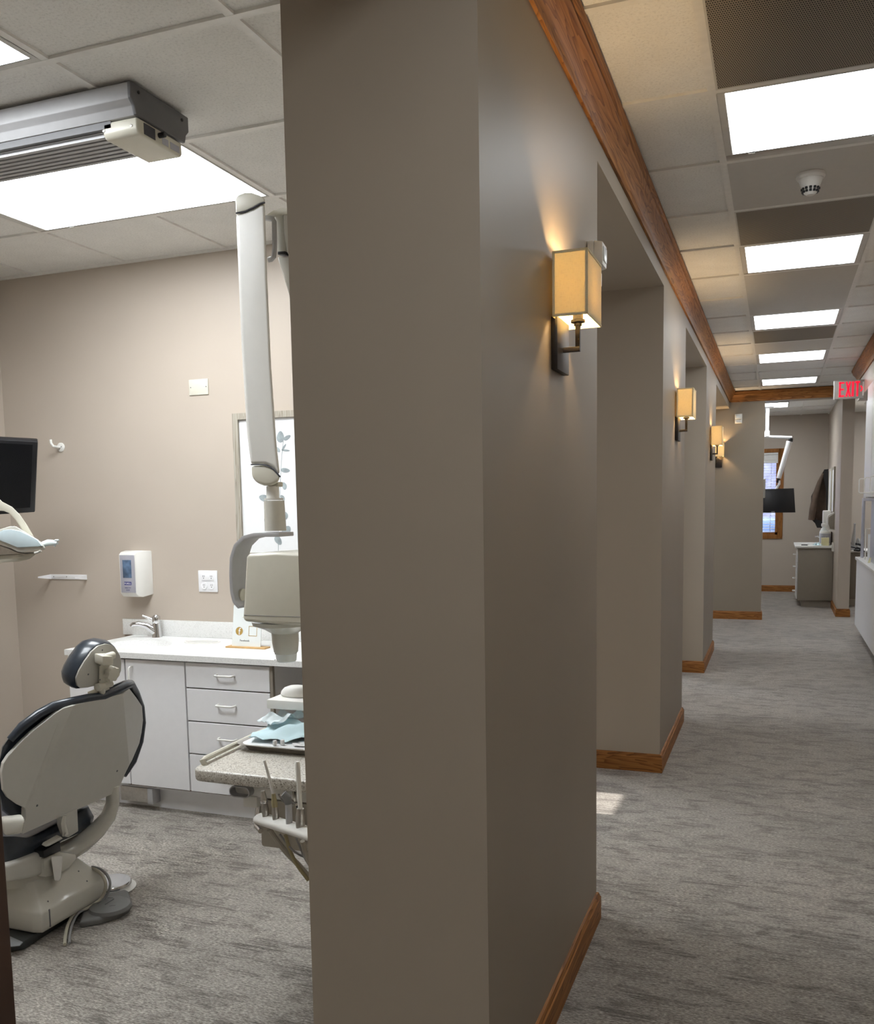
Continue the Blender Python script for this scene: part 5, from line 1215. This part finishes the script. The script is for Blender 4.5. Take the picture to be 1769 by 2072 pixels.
# soap dispenser side view
t = thing('wall_dispenser', 'white and grey soap dispenser on far wall beside the post', 'soap dispenser', (.68, 12.6, 1.0))
pz = [(1674, 1048), (1676, 1042), (1690, 1035), (1690, 1073), (1679, 1072), (1674, 1064)]
MB().prism([at(x, y, Y=12.55) for x, y in pz], (0, .10, 0)).build('housing', 'whitep', t, bevel=.008, seg=3)
pz = [(1677, 1047), (1689, 1039), (1689, 1071), (1680, 1070), (1676.5, 1060)]
MB().prism([at(x, y, Y=12.545) for x, y in pz], (0, .008, 0)).build('side_panel', 'taupe', t, bevel=.002)
# phone, cloth, faucet on the far counter
tag(bx(fp_(1622), fp_(1635), 12.80, 12.86, CZ, CZ+.012).build('phone', 'black', bevel=.004), 'small black phone lying on the far countertop', 'phone')
crumple('blue_cloth', fp_(1648), fp_(1661), 12.66, 12.80, CZ+.002, 'bib', .03, 'small pale blue cloth on the far countertop', 'cloth', .2, 4)
t = thing('far_faucet', 'small white faucet lever left of the far wipes canister', 'faucet', (fp_(1662), 13.1, CZ))
MB().tube([(fp_(1662, 13.1), 13.1, CZ), (fp_(1662, 13.1), 13.1, CZ+.08), (fp_(1655, 13.1), 13.1, CZ+.11), (fp_(1649, 13.1), 13.1, CZ+.105)], .012, 10).build('spout', 'chrome', t)
bx(.655, .681, 12.45, 12.56, CZ-.06, CZ+.05).build('wall_box', 'whitep', bevel=.004); o = bpy.data.objects['wall_box']; tag(o, 'small white box on far wall beside the countertop end', 'wall box')
tag(bx(.652, .679, 12.95, 13.05, CZ, CZ+.17).build('brown_folder', 'jacket', bevel=.003), 'brown folder upright between canister and the far wall', 'folder')
# two framed pictures on the side wall
for k, (a, b) in enumerate(((12.62, 13.05), (13.35, 13.85))):
    t = thing('wall_picture', ('taupe framed picture nearest to the post on the far side wall', 'pale framed picture next to the hanging jacket')[k], 'picture', (.68, (a+b)/2, 1.2), 'pictures on the far side wall')
    MB().box(.662, .682, a, a+.03, 1.20, 1.80).box(.662, .682, b-.03, b, 1.20, 1.80).box(.662, .682, a+.03, b-.03, 1.20, 1.23).box(.662, .682, a+.03, b-.03, 1.77, 1.80).build('frame', ('artframe', 'cream')[k], t, smooth=False)
    bx(.668, .682, a+.03, b-.03, 1.23, 1.77).build('sheet', 'paper', t, smooth=False)
# jacket hanging on the side wall
t = thing('hanging_jacket', 'dark brown jacket hanging on side wall of the far room', 'jacket', (.60, 14.1, 1.0))
def jk(pxs, y): return [at(x, p, Y=y) for x, p in pxs]
prof = [(1674, 950), (1668, 951), (1663, 960), (1657, 978), (1648, 992), (1642, 1004), (1641, 1030), (1640, 1050), (1646, 1054), (1652, 1052), (1655, 1064), (1668, 1062), (1676, 1058), (1678, 1000)]
A0 = jk(prof, 14.00); A1 = jk(prof, 14.10); cj = sum(A1, Vector())/len(A1)
Lm = [[cj+(p-cj)*.86-Vector((0, .03, 0)) for p in A1], A0, [p+Vector((0, .05, 0)) for p in A0], [cj+(p-cj)*.9+Vector((0, .16, 0)) for p in A1]]
MB().loft(Lm).build('body', 'jacket', t, ang=70)
MB().tube([at(1666, 958, Y=13.98), at(1659, 975, Y=13.97), at(1651, 1000, Y=13.96), at(1645, 1030, Y=13.96), at(1642, 1052, Y=13.97)], .02, 12, rs=[.015, .03, .04, .045, .042]).build('sleeve', 'jacket', t)
MB().prism(jk([(1641, 1050), (1655, 1052), (1668, 1056), (1668, 1068), (1654, 1068), (1650, 1059)], 13.99), (0, .08, 0)).build('lining', 'jlining', t)
MB().prism(jk([(1668, 950), (1677, 949), (1677, 1058), (1673, 1040), (1672, 990), (1667, 965)], 13.97), (0, .04, 0)).build('collar_lining', 'jlining', t)
# room right of the post
t = thing('far_right_cabinet', 'taupe cabinet side right of the post beyond the hall', 'cabinet', (1.2, 13.2, 0))
bx(.82, 1.6, 12.85, 13.4, .09, .70).build('body', 'taupe', t, smooth=False); bx(.82, 1.6, 12.88, 13.4, 0, .09).build('toe_kick', 'cream', t, smooth=False)
tag(bx(.82, 1.62, 12.80, 13.42, .70, .722).build('far_right_countertop', 'counter', bevel=.002), 'white countertop right of the post beyond the hall', 'countertop')
def rp(px, py, y=12.95): return at(px, py, Y=y)
b_ = rp(1727, 1100); b_.z = .722
t = thing('handpiece_stand', 'tall grey handheld curing light standing right of the post', 'dental instrument', b_)
MB().tube([b_, b_+Vector((0, 0, .15)), rp(1729, 1075), rp(1730, 1062)], .03, 12, rs=[.03, .026, .016, .010]).cyl(rp(1728, 1061), rp(1732, 1060), .012).build('wand', 'alu', t)
tag(bx(rp(1737, 1100).x, rp(1745, 1100).x, 12.98, 13.0, .722, rp(1740, 1091).z).build('white_card', 'paper', smooth=False), 'small white card standing right of the grey curing light', 'card')
b_ = rp(1735, 1100); b_.z = .722
t = thing('grey_holder', 'small grey curved holder between curing light and white card', 'holder', b_)
MB().tube([b_, Vector((b_.x, b_.y, rp(1735, 1092).z)), rp(1736, 1089), rp(1739, 1096)], .012, 10).build('holder', 'alu', t)
b_ = at(1728, 1106, Y=12.9)
t = thing('black_cables', 'tangle of black cables on countertops right of the post', 'cables', b_)
path([rp(1720, 1099), rp(1728, 1100), rp(1735, 1101), rp(1740, 1102), rp(1746, 1105)], .015, 'cable_bundle', 'black', t)
path([rp(1722, 1106, 12.85), rp(1735, 1109, 12.82), rp(1745, 1111, 12.8), rp(1738, 1114, 12.79), rp(1728, 1112, 12.78)], .012, 'cable', 'black', t)
path([rp(1728, 1114, 12.79), rp(1735, 1108, 12.79), rp(1744, 1113, 12.79), rp(1752, 1117, 12.79)], .010, 'cable', 'black', t)
